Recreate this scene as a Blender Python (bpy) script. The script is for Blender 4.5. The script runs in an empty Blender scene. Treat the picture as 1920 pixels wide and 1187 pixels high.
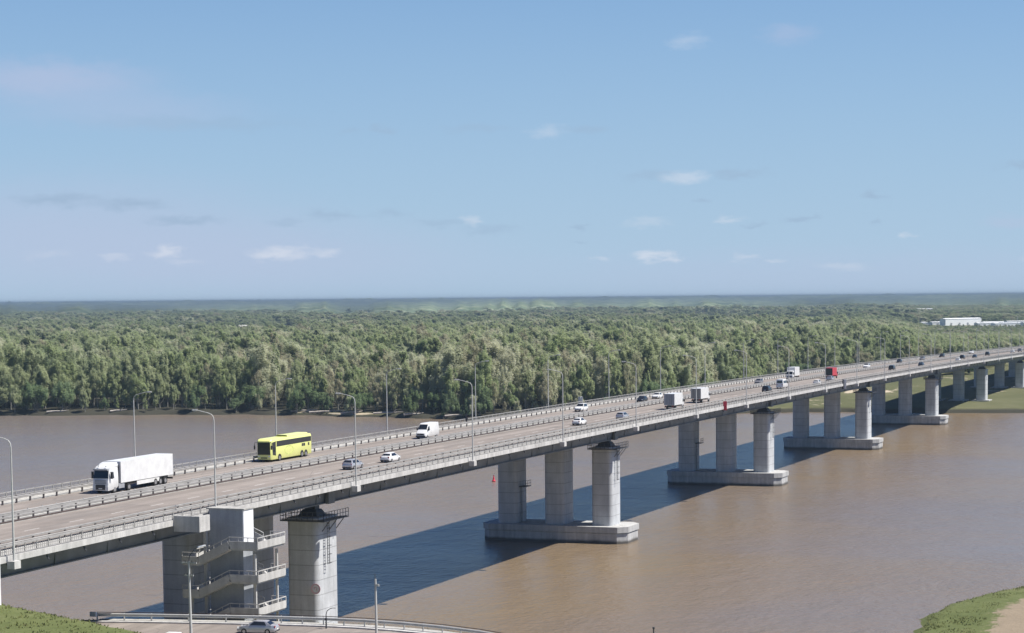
import bpy, bmesh, math, random
import numpy as np
from mathutils import Vector, Matrix, Euler
random.seed(7)
RNG = np.random.default_rng(11)
sc = bpy.context.scene
C = sc.collection
R = math.radians

# ------------------------------------------------------------ camera (eye 47 m above the river, on the bluff)
def make_camera():
    cd = bpy.data.cameras.new("camera"); co = bpy.data.objects.new("camera", cd); C.objects.link(co)
    f, cx, cy = 3900.0, 1000.0, 850.0
    th = R(20.313); k = (550.0 - 567.5) / 1920; a = math.atan(k)
    hy = 567.5 + k * cx; p = math.atan((cy - hy) * math.cos(a) / f)
    fw = Vector((-math.sin(th), math.cos(th), 0)); r = Vector((math.cos(th), math.sin(th), 0)); u = Vector((0, 0, 1))
    F = fw * math.cos(p) - u * math.sin(p); U = u * math.cos(p) + fw * math.sin(p)
    RX = r * math.cos(a) + U * math.sin(a); UY = U * math.cos(a) - r * math.sin(a)
    m = Matrix((RX, UY, -F)).transposed().to_4x4(); m.translation = (0, 0, 47.26)
    co.matrix_world = m
    cd.sensor_width = 36; cd.lens = 36 * f / 1920
    cd.shift_x = (960 - cx) / 1920; cd.shift_y = (cy - 593.5) / 1920
    cd.clip_start = 0.5; cd.clip_end = 80000
    sc.camera = co
make_camera()

# ------------------------------------------------------------ light: midday sun from the right, slightly ahead
SUN_EL, SUN_AZ = R(57.0), R(73.0)          # azimuth measured from +Y towards +X
SUN_STRENGTH = 5.0
sl = bpy.data.lights.new("sun", 'SUN'); so = bpy.data.objects.new("sun", sl); C.objects.link(so)
sl.energy = SUN_STRENGTH; sl.angle = R(0.53); sl.color = (1.0, 0.955, 0.89)
sd = Vector((math.sin(SUN_AZ) * math.cos(SUN_EL), math.cos(SUN_AZ) * math.cos(SUN_EL), math.sin(SUN_EL)))
so.rotation_euler = sd.to_track_quat('Z', 'Y').to_euler(); so.location = (200, 100, 300)
sc.view_settings.view_transform = 'Standard'; sc.view_settings.look = 'None'
sc.view_settings.gamma = 1.0; sc.view_settings.exposure = 0.6
sc.render.film_transparent = False
sc.cycles.transparent_max_bounces = 20

# ------------------------------------------------------------ node helpers
class NT:
    def __init__(s, tree): s.t = tree; s.n = tree.nodes; s.l = tree.links
    def new(s, typ, **kw):
        n = s.n.new(typ)
        for k, v in kw.items():
            if k.startswith('i_'):
                key = k[2:]; key = int(key) if key.isdigit() else key.replace('_', ' ')
                s.put(n, key, v)
            else: setattr(n, k, v)
        return n
    def put(s, n, key, v):
        if isinstance(v, bpy.types.NodeSocket): s.l.new(v, n.inputs[key])
        else: n.inputs[key].default_value = v
    def math(s, op, a, b=0.0, c=None, clamp=False):
        n = s.n.new('ShaderNodeMath'); n.operation = op; n.use_clamp = clamp
        s.put(n, 0, a); s.put(n, 1, b)
        if c is not None: s.put(n, 2, c)
        return n.outputs[0]
    def vmath(s, op, a, b=None, scale=None):
        n = s.n.new('ShaderNodeVectorMath'); n.operation = op
        s.put(n, 0, a)
        if b is not None: s.put(n, 1, b)
        if scale is not None: s.put(n, 'Scale', scale)
        return n.outputs['Value'] if op in ('LENGTH', 'DOT_PRODUCT') else n.outputs[0]
    def noise(s, vec, scale, detail=4.0, rough=0.55, dist=0.0):
        n = s.n.new('ShaderNodeTexNoise'); s.put(n, 'Vector', vec); s.put(n, 'Scale', scale)
        s.put(n, 'Detail', detail); s.put(n, 'Roughness', rough); s.put(n, 'Distortion', dist)
        return n.outputs[0]
    def ramp(s, fac, stops, interp='LINEAR'):
        n = s.n.new('ShaderNodeValToRGB'); cr = n.color_ramp; cr.interpolation = interp
        while len(cr.elements) < len(stops): cr.elements.new(0.5)
        for e, (p, c) in zip(cr.elements, stops):
            e.position = p; e.color = (*c, 1) if len(c) == 3 else c
        s.put(n, 0, fac); return n.outputs[0]
    def mix(s, fac, a, b, mode='MIX'):
        n = s.n.new('ShaderNodeMix'); n.data_type = 'RGBA'; n.blend_type = mode
        s.put(n, 0, fac)
        for key, v in ((6, a), (7, b)):
            if not isinstance(v, bpy.types.NodeSocket) and len(v) == 3: v = (*v, 1)
            s.put(n, key, v)
        return n.outputs[2]
    def rng(s, v, a, b, c=0.0, d=1.0, smooth=False):
        n = s.n.new('ShaderNodeMapRange'); n.clamp = True
        if smooth: n.interpolation_type = 'SMOOTHSTEP'
        for i, x in enumerate((v, a, b, c, d)): s.put(n, i, x)
        return n.outputs[0]

# ------------------------------------------------------------ sky with its small clouds
def make_world():
    w = bpy.data.worlds.new("World"); sc.world = w; w.use_nodes = True
    t = NT(w.node_tree); t.n.clear()
    out = t.new('ShaderNodeOutputWorld'); bg = t.new('ShaderNodeBackground')
    sky = t.new('ShaderNodeTexSky', sky_type='NISHITA', sun_disc=False, sun_elevation=SUN_EL, sun_rotation=SUN_AZ,
                altitude=150.0, air_density=1.0, dust_density=SKY_DUST, ozone_density=SKY_OZONE)
    geo = t.new('ShaderNodeTexCoord'); d = geo.outputs['Generated']
    sp = t.new('ShaderNodeSeparateXYZ'); t.put(sp, 0, d)
    az = t.math('MULTIPLY', t.math('ARCTAN2', sp.outputs[0], sp.outputs[1]), 180 / math.pi)
    el = t.math('MULTIPLY', t.math('ARCSINE', sp.outputs[2]), 180 / math.pi)
    cb = t.new('ShaderNodeCombineXYZ'); t.put(cb, 0, az); t.put(cb, 1, el)
    n1 = t.new('ShaderNodeTexNoise'); t.put(n1, 'Vector', t.vmath('MULTIPLY', cb.outputs[0], (1.0, 2.6, 1.0)))
    t.put(n1, 'Scale', 1.5); t.put(n1, 'Detail', 7.0); t.put(n1, 'Roughness', 0.62)
    wob = t.vmath('SUBTRACT', n1.outputs['Color'], (0.5, 0.5, 0.5))
    pos = t.vmath('ADD', cb.outputs[0], t.vmath('MULTIPLY', wob, (1.5, 0.62, 0.0)))
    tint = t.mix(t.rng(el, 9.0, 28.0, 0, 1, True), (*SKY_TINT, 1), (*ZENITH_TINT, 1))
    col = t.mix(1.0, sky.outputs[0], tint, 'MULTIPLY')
    col = t.mix(t.rng(el, 1.0, 15.5, .88, .0), col, (*LOW_SKY, 1))
    def blob(col, a, e, wx, wy, colr, amt):
        q = t.vmath('MULTIPLY', t.vmath('SUBTRACT', pos, (a, e, 0)), (1 / wx, 1 / wy, 0))
        m = t.rng(t.vmath('LENGTH', q), 1.25, 0.05, 0.0, amt, True)
        return t.mix(m, col, (*colr, 1))
    for b in CLOUDS: col = blob(col, *b)
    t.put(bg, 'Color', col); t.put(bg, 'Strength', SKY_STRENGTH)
    t.l.new(bg.outputs[0], out.inputs[0])
def pix_azel(x, y):
    return (-20.313 + math.degrees(math.atan((x - 960) / 3900)), math.degrees(math.atan((567.5 - 17.5 / 1920 * x - y) / 3900)))
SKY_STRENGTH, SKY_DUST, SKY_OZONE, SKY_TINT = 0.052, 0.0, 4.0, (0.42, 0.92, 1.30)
LOW_SKY = (5.7, 7.4, 9.7)
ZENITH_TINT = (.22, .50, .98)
WHT, GRY, VEIL = (9.6, 10.0, 11.0), (4.3, 5.9, 8.0), (6.3, 7.0, 9.4)
CLOUDS = []
for x, y, wx, wy, c, a in (
    (60, 165, 230, 42, VEIL, .55), (200, 215, 260, 40, VEIL, .30), (330, 240, 240, 16, GRY, .25),
    (90, 450, 520, 130, VEIL, .5), (520, 490, 420, 90, VEIL, .38), (1500, 520, 700, 60, VEIL, .3),
    (80, 380, 95, 14, GRY, .55), (215, 388, 75, 14, GRY, .55), (320, 417, 80, 12, GRY, .5), (590, 405, 60, 11, GRY, .38), (700, 402, 45, 9, GRY, .3), (500, 418, 40, 8, GRY, .3),
    (278, 474, 34, 14, WHT, .85), (490, 477, 62, 15, WHT, .9), (578, 474, 34, 9, WHT, .6), (185, 484, 40, 8, WHT, .4), (310, 495, 40, 8, WHT, .3), (60, 480, 50, 10, WHT, .22),
    (848, 416, 20, 10, WHT, .55), (885, 432, 60, 12, GRY, .3), (790, 420, 60, 9, GRY, .3), (680, 244, 30, 10, GRY, .3), (620, 252, 30, 8, GRY, .25),
    (990, 249, 38, 13, WHT, .38), (1060, 247, 45, 10, GRY, .3), (860, 246, 80, 8, GRY, .22), (1252, 86, 40, 17, WHT, .36), (1440, 75, 60, 22, VEIL, .3),
    (1245, 334, 48, 12, WHT, .6), (1180, 333, 55, 11, GRY, .3), (1345, 329, 60, 10, GRY, .42), (1275, 377, 20, 6, GRY, .4), (1595, 370, 34, 7, GRY, .5), (1880, 318, 60, 8, GRY, .4),
    (1460, 413, 32, 7, GRY, .5), (1328, 416, 30, 8, WHT, .5), (1180, 418, 45, 11, WHT, .32), (1380, 423, 22, 5, GRY, .35), (1608, 420, 16, 5, GRY, .35),
    (1662, 443, 18, 7, WHT, .55), (1184, 480, 36, 13, WHT, .85), (1220, 489, 22, 8, WHT, .7), (1090, 487, 20, 7, WHT, .4), (1360, 486, 28, 7, WHT, .4), (1417, 490, 18, 6, WHT, .4),
    (1545, 500, 55, 9, WHT, .35), (1908, 443, 26, 11, WHT, .75), (1912, 480, 26, 22, WHT, .5), (1045, 425, 20, 5, GRY, .4), (1050, 458, 25, 5, GRY, .3), (1850, 420, 60, 14, VEIL, .3)):
    az_, el_ = pix_azel(x, y)
    a *= .62 if c is WHT else 1.25 if c is GRY else 1.0
    CLOUDS.append((az_, el_, wx / 3900 * 57.3, wy / 3900 * 57.3, c, min(a, .8)))
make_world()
# ------------------------------------------------------------ mesh builder and object helpers
class MB:
    def __init__(s): s.v = []; s.f = []; s.m = []; s.cur = 0
    def add(s, vs, fs):
        o = len(s.v); s.v.extend([tuple(map(float, v)) for v in vs])
        for f in fs: s.f.append(tuple(i + o for i in f)); s.m.append(s.cur)
        return s
    def box(s, x0, x1, y0, y1, z0, z1):
        return s.add([(x0,y0,z0),(x1,y0,z0),(x1,y1,z0),(x0,y1,z0),(x0,y0,z1),(x1,y0,z1),(x1,y1,z1),(x0,y1,z1)],
                     [(0,3,2,1),(4,5,6,7),(0,1,5,4),(1,2,6,5),(2,3,7,6),(3,0,4,7)])
    def bar(s, a, b, w, h=None, up=(0, 0, 1)):
        h = h or w; a, b = Vector(a), Vector(b); d = (b - a).normalized(); u = Vector(up)
        if abs(d.dot(u)) > .98: u = Vector((0, 1, 0))
        x = d.cross(u).normalized(); z = x.cross(d)
        vs = []
        for p in (a, b):
            for sx, sz in ((-1,-1),(1,-1),(1,1),(-1,1)): vs.append(p + x*sx*w/2 + z*sz*h/2)
        return s.add(vs, [(3,2,1,0),(4,5,6,7),(0,1,5,4),(1,2,6,5),(2,3,7,6),(3,0,4,7)])
    def tube(s, pts, rad, n=8, cap=True):
        pts = [Vector(p) for p in pts]; rad = rad if isinstance(rad, (list, tuple)) else [rad]*len(pts)
        rings = []; prev = None
        for i, p in enumerate(pts):
            d = (pts[min(i+1, len(pts)-1)] - pts[max(i-1, 0)]).normalized()
            x = d.orthogonal().normalized() if prev is None else (prev - d*prev.dot(d)).normalized()
            prev = x; y = d.cross(x)
            rings.append([p + (x*math.cos(2*math.pi*k/n) + y*math.sin(2*math.pi*k/n))*rad[i] for k in range(n)])
        return s.loft(rings, cap)
    def loft(s, rings, cap=True, closed=True):
        n = len(rings[0]); vs = [v for r in rings for v in r]; fs = []
        for i in range(len(rings)-1):
            for k in range(n if closed else n-1):
                a, b = i*n+k, i*n+(k+1) % n
                fs.append((a, b, b+n, a+n))
        if cap and closed: fs.append(tuple(range(n-1, -1, -1))); fs.append(tuple(range((len(rings)-1)*n, len(rings)*n)))
        return s.add(vs, fs)
    def prism(s, poly, z0, z1, top=None):
        top = top or poly; n = len(poly)
        return s.loft([[(x, y, z0) for x, y in poly], [(x, y, z1) for x, y in top]])
    def disc_x(s, c, r, w, n=14):           # cylinder with its axis along x
        rings = [[(c[0]+sx*w/2, c[1]+r*math.cos(2*math.pi*k/n), c[2]+r*math.sin(2*math.pi*k/n)) for k in range(n)] for sx in (-1, 1)]
        return s.loft(rings)
    def build(s, name, mat, parent=None, smooth=False, fix=True):
        me = bpy.data.meshes.new(name)
        v = np.array(s.v, dtype=np.float32)
        me.from_pydata([tuple(x) for x in v.tolist()], [], s.f)
        mats = mat if isinstance(mat, (list, tuple)) else [mat]
        for m in mats: me.materials.append(m)
        if len(mats) > 1: me.polygons.foreach_set('material_index', s.m)
        if fix:
            bm = bmesh.new(); bm.from_mesh(me); bmesh.ops.recalc_face_normals(bm, faces=bm.faces); bm.to_mesh(me); bm.free()
        if smooth:
            me.polygons.foreach_set('use_smooth', [True]*len(me.polygons))
            try: me.set_sharp_from_angle(angle=R(40))
            except Exception: pass
        me.update()
        return link(name, me, parent)
def link(name, data, parent=None):
    o = bpy.data.objects.new(name, data); C.objects.link(o)
    if parent: o.parent = parent
    return o
def np_mesh(name, v, quads, mats, smooth=False, attrs=None):
    me = bpy.data.meshes.new(name); n, m = len(v), len(quads)
    me.vertices.add(n); me.vertices.foreach_set('co', np.asarray(v, np.float32).ravel())
    k = quads.shape[1]
    me.loops.add(m*k); me.loops.foreach_set('vertex_index', quads.astype(np.int32).ravel())
    me.polygons.add(m); me.polygons.foreach_set('loop_start', np.arange(0, m*k, k, dtype=np.int32))
    me.polygons.foreach_set('loop_total', np.full(m, k, np.int32))
    if smooth: me.polygons.foreach_set('use_smooth', np.ones(m, bool))
    for mt in mats: me.materials.append(mt)
    for an, arr in (attrs or {}).items():
        a = me.attributes.new(an, 'FLOAT', 'POINT'); a.data.foreach_set('value', np.asarray(arr, np.float32))
    me.update(); me.validate(); return me
def grid_quads(nr, nc):
    i, j = np.meshgrid(np.arange(nr-1), np.arange(nc-1), indexing='ij'); a = (i*nc + j).ravel()
    return np.stack([a, a+1, a+nc+1, a+nc], 1)
def thing(name, label, cat, loc=(0, 0, 0), rz=0.0, group=None, rx=0.0):
    o = bpy.data.objects.new(name, None); C.objects.link(o); o.empty_display_size = .5
    o.location = loc; o.rotation_euler = (rx, 0, rz)
    return tag(o, label, cat, group)
def tag(o, label, cat, group=None):
    o['label'] = label; o['category'] = cat
    if group: o['group'] = group
    return o
def structure(o, label=None):
    o['kind'] = 'structure'
    if label: o['label'] = label
    return o
KIDS = {}
def copy_tree(o, parent=None):
    c = o.copy(); C.objects.link(c)
    if parent: c.parent = parent
    for ch in [x for x in CHILD_INDEX.get(o.name, [])]: copy_tree(ch, c)
    return c
CHILD_INDEX = {}
def index_children(root):
    CHILD_INDEX[root.name] = list(root.children)
    for ch in root.children: index_children(ch)
# smooth value noise in numpy
def vnoise(x, y, seed=0):
    xi, yi = np.floor(x).astype(np.int64), np.floor(y).astype(np.int64); fx, fy = x-xi, y-yi
    fx, fy = fx*fx*(3-2*fx), fy*fy*(3-2*fy)
    def h(a, b):
        n = (a*374761393 + b*668265263 + seed*1442695) & 0x7fffffff
        n = ((n ^ (n >> 13))*1274126177) & 0x7fffffff
        return ((n ^ (n >> 16)) & 0xffff)/65535.0
    return (h(xi, yi)*(1-fx)+h(xi+1, yi)*fx)*(1-fy) + (h(xi, yi+1)*(1-fx)+h(xi+1, yi+1)*fx)*fy
def fbm(x, y, seed=0, o=4):
    s = 0; a = .5
    for k in range(o): s = s + a*vnoise(x*2**k, y*2**k, seed+k*17); a *= .5
    return s/(1-.5**o)

# ------------------------------------------------------------ materials
def material(name):
    m = bpy.data.materials.new(name); m.use_nodes = True; t = NT(m.node_tree); t.n.clear()
    return m, t, t.new('ShaderNodeOutputMaterial')
def simple(name, col, rough=.6, var=.12, scale=1.5, metal=0.0, spec=.5, bump=0.0, bscale=20.0, coords='Object'):
    m, t, out = material(name); b = t.new('ShaderNodeBsdfPrincipled')
    tc = t.new('ShaderNodeTexCoord').outputs[coords]
    n = t.noise(tc, scale, 5, .6)
    f = t.rng(n, .3, .7, 1-var, 1+var)
    c = t.vmath('SCALE', (*col,), scale=f)
    t.put(b, 'Base Color', c); b.inputs['Roughness'].default_value = rough; b.inputs['Metallic'].default_value = metal
    b.inputs['Specular IOR Level'].default_value = spec
    if bump:
        bn = t.new('ShaderNodeBump', i_Strength=bump, i_Distance=.02); t.put(bn, 'Height', t.noise(tc, bscale, 4)); t.l.new(bn.outputs[0], b.inputs['Normal'])
    t.l.new(b.outputs[0], out.inputs[0]); return m
def concrete(name, col, streak=.25, joints=None, wet=None):
    m, t, out = material(name); b = t.new('ShaderNodeBsdfPrincipled')
    pos = t.new('ShaderNodeNewGeometry').outputs['Position']
    n1 = t.noise(pos, .35, 6, .65); n2 = t.noise(t.vmath('MULTIPLY', pos, (1.3, 1.3, .08)), 1.0, 5, .6); n3 = t.noise(pos, 6.0, 3)
    f = t.math('MULTIPLY', t.rng(n1, .3, .7, .84, 1.1), t.math('MULTIPLY', t.rng(n2, .35, .7, 1.06, 1-streak), t.rng(n3, .3, .7, .94, 1.06)))
    c = t.vmath('SCALE', (*col,), scale=f)
    if joints:                           # dark casting joints, one every `joints` metres up the shaft
        sp = t.new('ShaderNodeSeparateXYZ'); t.put(sp, 0, pos)
        fr = t.math('FRACT', t.math('DIVIDE', t.math('ADD', sp.outputs[2], 50.3), joints))
        ln = t.math('LESS_THAN', fr, .055)
        c = t.mix(t.math('MULTIPLY', ln, .45), c, (.1, .1, .1))
    if wet:
        sp = t.new('ShaderNodeSeparateXYZ'); t.put(sp, 0, pos)
        zz = t.math('ADD', sp.outputs[2], t.math('MULTIPLY', n1, .5))
        c = t.mix(t.rng(zz, wet+.55, wet+.1, 0, .88), c, (.06, .052, .042))
    t.put(b, 'Base Color', c); b.inputs['Roughness'].default_value = .85; b.inputs['Specular IOR Level'].default_value = .25
    t.l.new(b.outputs[0], out.inputs[0]); return m
M = {}
M['pier'] = concrete('pier_concrete', (.51, .525, .535), .16, joints=2.05)
M['foot'] = concrete('footing_concrete', (.48, .48, .47), .3, wet=.5)
M['slab'] = concrete('deck_concrete', (.43, .42, .39), .3)
M['edge'] = concrete('edge_beam_concrete', (.55, .54, .52), .3)
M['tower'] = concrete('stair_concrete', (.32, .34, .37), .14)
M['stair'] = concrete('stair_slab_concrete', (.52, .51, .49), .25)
M['brightwhite'] = concrete('white_and_sunlit', (.78, .79, .80), .12)  # white paint; also stands for sunlight on the stair tower's right face
M['girder'] = simple('girder_steel', (.17, .185, .20), .55, .25, .3, spec=.4, coords='Object')
M['galv'] = simple('galvanised_steel', (.50, .50, .49), .45, .15, .8, metal=.25)
M['rail'] = simple('rail_paint', (.32, .31, .295), .5, .2, .6)
M['post'] = simple('post_steel', (.10, .085, .085), .6, .2, 2)
M['kerbdark'] = simple('dark_kerb', (.075, .055, .05), .8, .3, 1)  # dark brown: median base strip, expansion joints, bank top rail
M['lamp'] = simple('lamp_post_paint', (.50, .50, .48), .5, .12, 1.2)
M['dark'] = simple('dark_steel', (.055, .06, .07), .5, .2, 3)
M['grate'] = simple('platform_steel', (.085, .09, .10), .6, .2, 3)
M['black'] = simple('tyre_rubber', (.018, .018, .018), .8, .1, 8)
M['plastic'] = simple('dark_trim', (.03, .03, .033), .5, .1, 8)
M['glass'] = simple('tinted_glass', (.018, .022, .028), .08, .1, 2, spec=.6)
M['rim'] = simple('wheel_rim', (.45, .45, .46), .35, .1, 5, metal=.7)
M['white'] = simple('white_paint', (.70, .70, .69), .3, .1, .9)
M['offwhite'] = simple('dusty_white_paint', (.66, .66, .64), .4, .08, 1.2)
M['silver'] = simple('silver_paint', (.50, .50, .52), .25, .05, 2, metal=.45)
M['greycar'] = simple('grey_paint', (.24, .23, .23), .3, .05, 2, metal=.3)
M['darkcar'] = simple('black_paint', (.02, .021, .024), .25, .1, 2)
M['bluecar'] = simple('dark_blue_paint', (.03, .045, .07), .25, .1, 2)
M['red'] = simple('red_paint', (.50, .035, .055), .35, .08, 1)
M['redsign'] = simple('red_sign_paint', (.62, .03, .06), .45, .08, 3)
M['pink'] = simple('faded_pink_paint', (.68, .45, .50), .6, .1, 4)
M['yellow'] = simple('lime_coach_paint', (.76, .78, .27), .3, .04, 1.0)
M['yellowdk'] = simple('lime_graphic', (.60, .66, .20), .3, .2, 3)
M['boxgrey'] = simple('grey_doors', (.30, .31, .33), .5, .12, 2)
M['lampglass'] = simple('lamp_lens', (.75, .76, .74), .2, .05, 3)
M['redlens'] = simple('tail_lens', (.35, .015, .015), .25, .05, 3)
M['plate'] = simple('plate_white', (.75, .75, .72), .4, .03, 3)
M['roofwhite'] = simple('white_sheet_wall', (.88, .89, .88), .5, .05, .1)
M['housewall'] = simple('house_wall', (.62, .60, .56), .7, .1, .2)
M['houseroof'] = simple('house_roof', (.34, .33, .33), .6, .15, .3)
M['wood'] = simple('driftwood', (.42, .38, .33), .9, .25, 1)
M['bark'] = simple('tree_bark', (.26, .25, .22), .9, .35, .8)
M['skin'] = simple('person_skin', (.42, .27, .2), .6, .05, 5)
M['cloth'] = simple('dark_clothes', (.035, .035, .045), .9, .15, 6)
M['hair'] = simple('dark_hair', (.03, .022, .018), .7, .1, 9)
def asphalt():
    m, t, out = material('worn_asphalt'); b = t.new('ShaderNodeBsdfPrincipled')
    pos = t.new('ShaderNodeNewGeometry').outputs['Position']
    st = t.noise(t.vmath('MULTIPLY', pos, (.55, .012, 1)), 1.0, 4, .55)       # wheel tracks along the lanes
    n = t.noise(pos, .22, 6, .65); n2 = t.noise(pos, 5.0, 3)
    f = t.math('MULTIPLY', t.rng(st, .3, .7, .78, 1.2), t.math('MULTIPLY', t.rng(n, .3, .7, .88, 1.1), t.rng(n2, .2, .8, .92, 1.08)))
    c = t.vmath('SCALE', (.250, .219, .194), scale=f)
    # grey rained-off shoulder and sealed cracks
    vo = t.new('ShaderNodeTexVoronoi', feature='DISTANCE_TO_EDGE'); t.put(vo, 'Vector', t.vmath('MULTIPLY', pos, (.16, .055, 1))); t.put(vo, 'Scale', 1.0)
    c = t.mix(t.rng(vo.outputs['Distance'], .012, .0, 0, .35), c, (.1, .09, .085))
    pt = t.noise(t.vmath('MULTIPLY', pos, (.30, .045, 1)), 1.0, 2, .4); c = t.mix(t.rng(pt, .60, .64, 0, .28), c, (.13, .125, .12))      # relaid patches
    sx = t.new('ShaderNodeSeparateXYZ'); t.put(sx, 0, pos)                  # worn dashes between the lanes, 3 m long every 9 m
    on = t.math('MAXIMUM', *[t.math('LESS_THAN', t.math('ABSOLUTE', t.math('ADD', sx.outputs[0], k)), .10) for k in (132.3, 145.5)])
    dash = t.math('MULTIPLY', on, t.math('LESS_THAN', t.math('FRACT', t.math('DIVIDE', t.math('SUBTRACT', sx.outputs[1], 96.0), 9.0)), .3333))
    c = t.mix(t.math('MULTIPLY', dash, t.rng(n2, .25, .6, .55, .95)), c, (.55, .53, .50))
    t.put(b, 'Base Color', c); b.inputs['Roughness'].default_value = .9; b.inputs['Specular IOR Level'].default_value = .2
    t.l.new(b.outputs[0], out.inputs[0]); return m
M['asphalt'] = asphalt()
M['paint'] = simple('worn_lane_paint', (.56, .53, .50), .7, .3, .8)
def water():
    m, t, out = material('muddy_river'); b = t.new('ShaderNodeBsdfPrincipled')
    pos = t.new('ShaderNodeNewGeometry').outputs['Position']
    big = t.noise(t.vmath('MULTIPLY', pos, (.55, 1.25, 0)), .0052, 5, .6, 1.2); sm = t.noise(t.vmath('MULTIPLY', pos, (1, .6, 0)), .03, 4, .6)
    sp = t.new('ShaderNodeSeparateXYZ'); t.put(sp, 0, pos)
    f = t.math('ADD', t.math('MULTIPLY', big, .75), t.math('MULTIPLY', sm, .25))
    f = t.math('ADD', f, t.math('ADD', t.rng(sp.outputs[0], -330, -120, -.17, .03), t.rng(sp.outputs[0], -115, 20, .0, -.16)))   # greyer to the left of the bridge and far to the right
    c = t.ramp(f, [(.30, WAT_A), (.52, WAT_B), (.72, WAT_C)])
    t.put(b, 'Base Color', c); b.inputs['Roughness'].default_value = .22; b.inputs['IOR'].default_value = 1.333; b.inputs['Specular Tint'].default_value = (.40, .90, 1.6, 1); b.inputs['Specular IOR Level'].default_value = .5
    w1 = t.noise(t.vmath('MULTIPLY', pos, (.9, .5, 0)), 1.0, 5, .62); w2 = t.noise(t.vmath('MULTIPLY', pos, (.16, .1, 0)), 1.0, 3, .55)
    gust = t.rng(t.noise(t.vmath('MULTIPLY', pos, (.012, .02, 0)), 1.0, 3), .35, .65, .55, 1.0)
    h = t.math('MULTIPLY', t.math('ADD', t.math('MULTIPLY', w1, .5), t.math('MULTIPLY', w2, 1.0)), gust)
    bn = t.new('ShaderNodeBump'); t.put(bn, 'Strength', 1.0); t.put(bn, 'Distance', .72); t.put(bn, 'Height', h)
    t.l.new(bn.outputs[0], b.inputs['Normal']); t.l.new(b.outputs[0], out.inputs[0]); return m
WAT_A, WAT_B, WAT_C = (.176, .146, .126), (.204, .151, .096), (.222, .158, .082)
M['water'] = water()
def grass(name, cols, dirt=None, scale=.05, attr=None, fine=.9, wood=None):
    m, t, out = material(name); b = t.new('ShaderNodeBsdfPrincipled')
    pos = t.new('ShaderNodeNewGeometry').outputs['Position']
    n = t.noise(pos, scale, 6, .65); n2 = t.noise(pos, fine, 5, .7); n3 = t.noise(pos, scale*.25, 3)
    f = t.math('ADD', t.math('MULTIPLY', n, .6), t.math('MULTIPLY', n2, .4))
    c = t.ramp(f, [(.32, cols[0]), (.5, cols[1]), (.66, cols[2])])
    if dirt:
        if attr:
            a = t.new('ShaderNodeAttribute', attribute_name=attr).outputs['Fac']
            q = t.math('ADD', a, t.math('MULTIPLY', t.math('SUBTRACT', n2, .5), 1.7))
            c = t.mix(t.rng(q, .42, .58), c, t.mix(n2, dirt, tuple(x*1.35 for x in dirt)))
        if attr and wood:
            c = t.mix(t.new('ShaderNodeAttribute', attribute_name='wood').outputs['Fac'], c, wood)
        if not attr: c = t.mix(t.rng(n3, .56, .66, 0, .85), c, dirt)
    t.put(b, 'Base Color', c); b.inputs['Roughness'].default_value = .95; b.inputs['Specular IOR Level'].default_value = .1
    bn = t.new('ShaderNodeBump', i_Strength=.8, i_Distance=.25); t.put(bn, 'Height', n2); t.l.new(bn.outputs[0], b.inputs['Normal'])
    t.l.new(b.outputs[0], out.inputs[0]); return m
M['nearground'] = grass('bank_grass', [(.085, .105, .038), (.118, .138, .052), (.165, .17, .08)], (.215, .175, .125), .08, attr='dirt')
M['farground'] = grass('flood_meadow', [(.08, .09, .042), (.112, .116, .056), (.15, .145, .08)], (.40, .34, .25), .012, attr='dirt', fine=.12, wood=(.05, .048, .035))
def leaves(name, tones, dark=.82):
    m, t, out = material(name)
    oi = t.new('ShaderNodeObjectInfo'); tc = t.new('ShaderNodeTexCoord')
    pos = t.new('ShaderNodeNewGeometry').outputs['Position']
    big = t.noise(t.vmath('MULTIPLY', pos, (1, 1, 0)), .012, 3, .5)
    f = t.math('ADD', t.math('MULTIPLY', oi.outputs['Random'], .62), t.math('MULTIPLY', t.rng(big, .3, .7), .38))
    stops = [(i/(len(tones)-1), c) for i, c in enumerate(tones)]
    c = t.ramp(f, stops)
    n = t.noise(tc.outputs['Object'], .33, 3, .6)
    c = t.vmath('SCALE', c, scale=t.rng(n, .3, .7, dark*1.38, 1.32))
    d = t.new('ShaderNodeBsdfDiffuse'); t.put(d, 0, c); tr = t.new('ShaderNodeBsdfTranslucent'); t.put(tr, 0, c)
    mx = t.new('ShaderNodeMixShader', i_0=.55); t.l.new(d.outputs[0], mx.inputs[1]); t.l.new(tr.outputs[0], mx.inputs[2])
    tp = t.new('ShaderNodeBsdfTransparent'); mt = t.new('ShaderNodeMixShader', i_0=.42)     # thin spring foliage lets light through
    t.l.new(mx.outputs[0], mt.inputs[1]); t.l.new(tp.outputs[0], mt.inputs[2])
    t.l.new(mt.outputs[0], out.inputs[0]); return m
M['leaf_poplar'] = leaves('poplar_foliage', [(.285, .345, .175), (.335, .385, .205), (.375, .405, .25), (.30, .35, .21)])
M['leaf_willow'] = leaves('willow_foliage', [(.45, .48, .33), (.50, .50, .37), (.40, .45, .28)], .8)
M['leaf_bare'] = leaves('budding_twigs', [(.37, .365, .25), (.41, .385, .275), (.33, .35, .22)], .8)
M['leaf_shrub'] = leaves('shrub_foliage', [(.15, .22, .10), (.21, .27, .15), (.17, .23, .10)])
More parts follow.
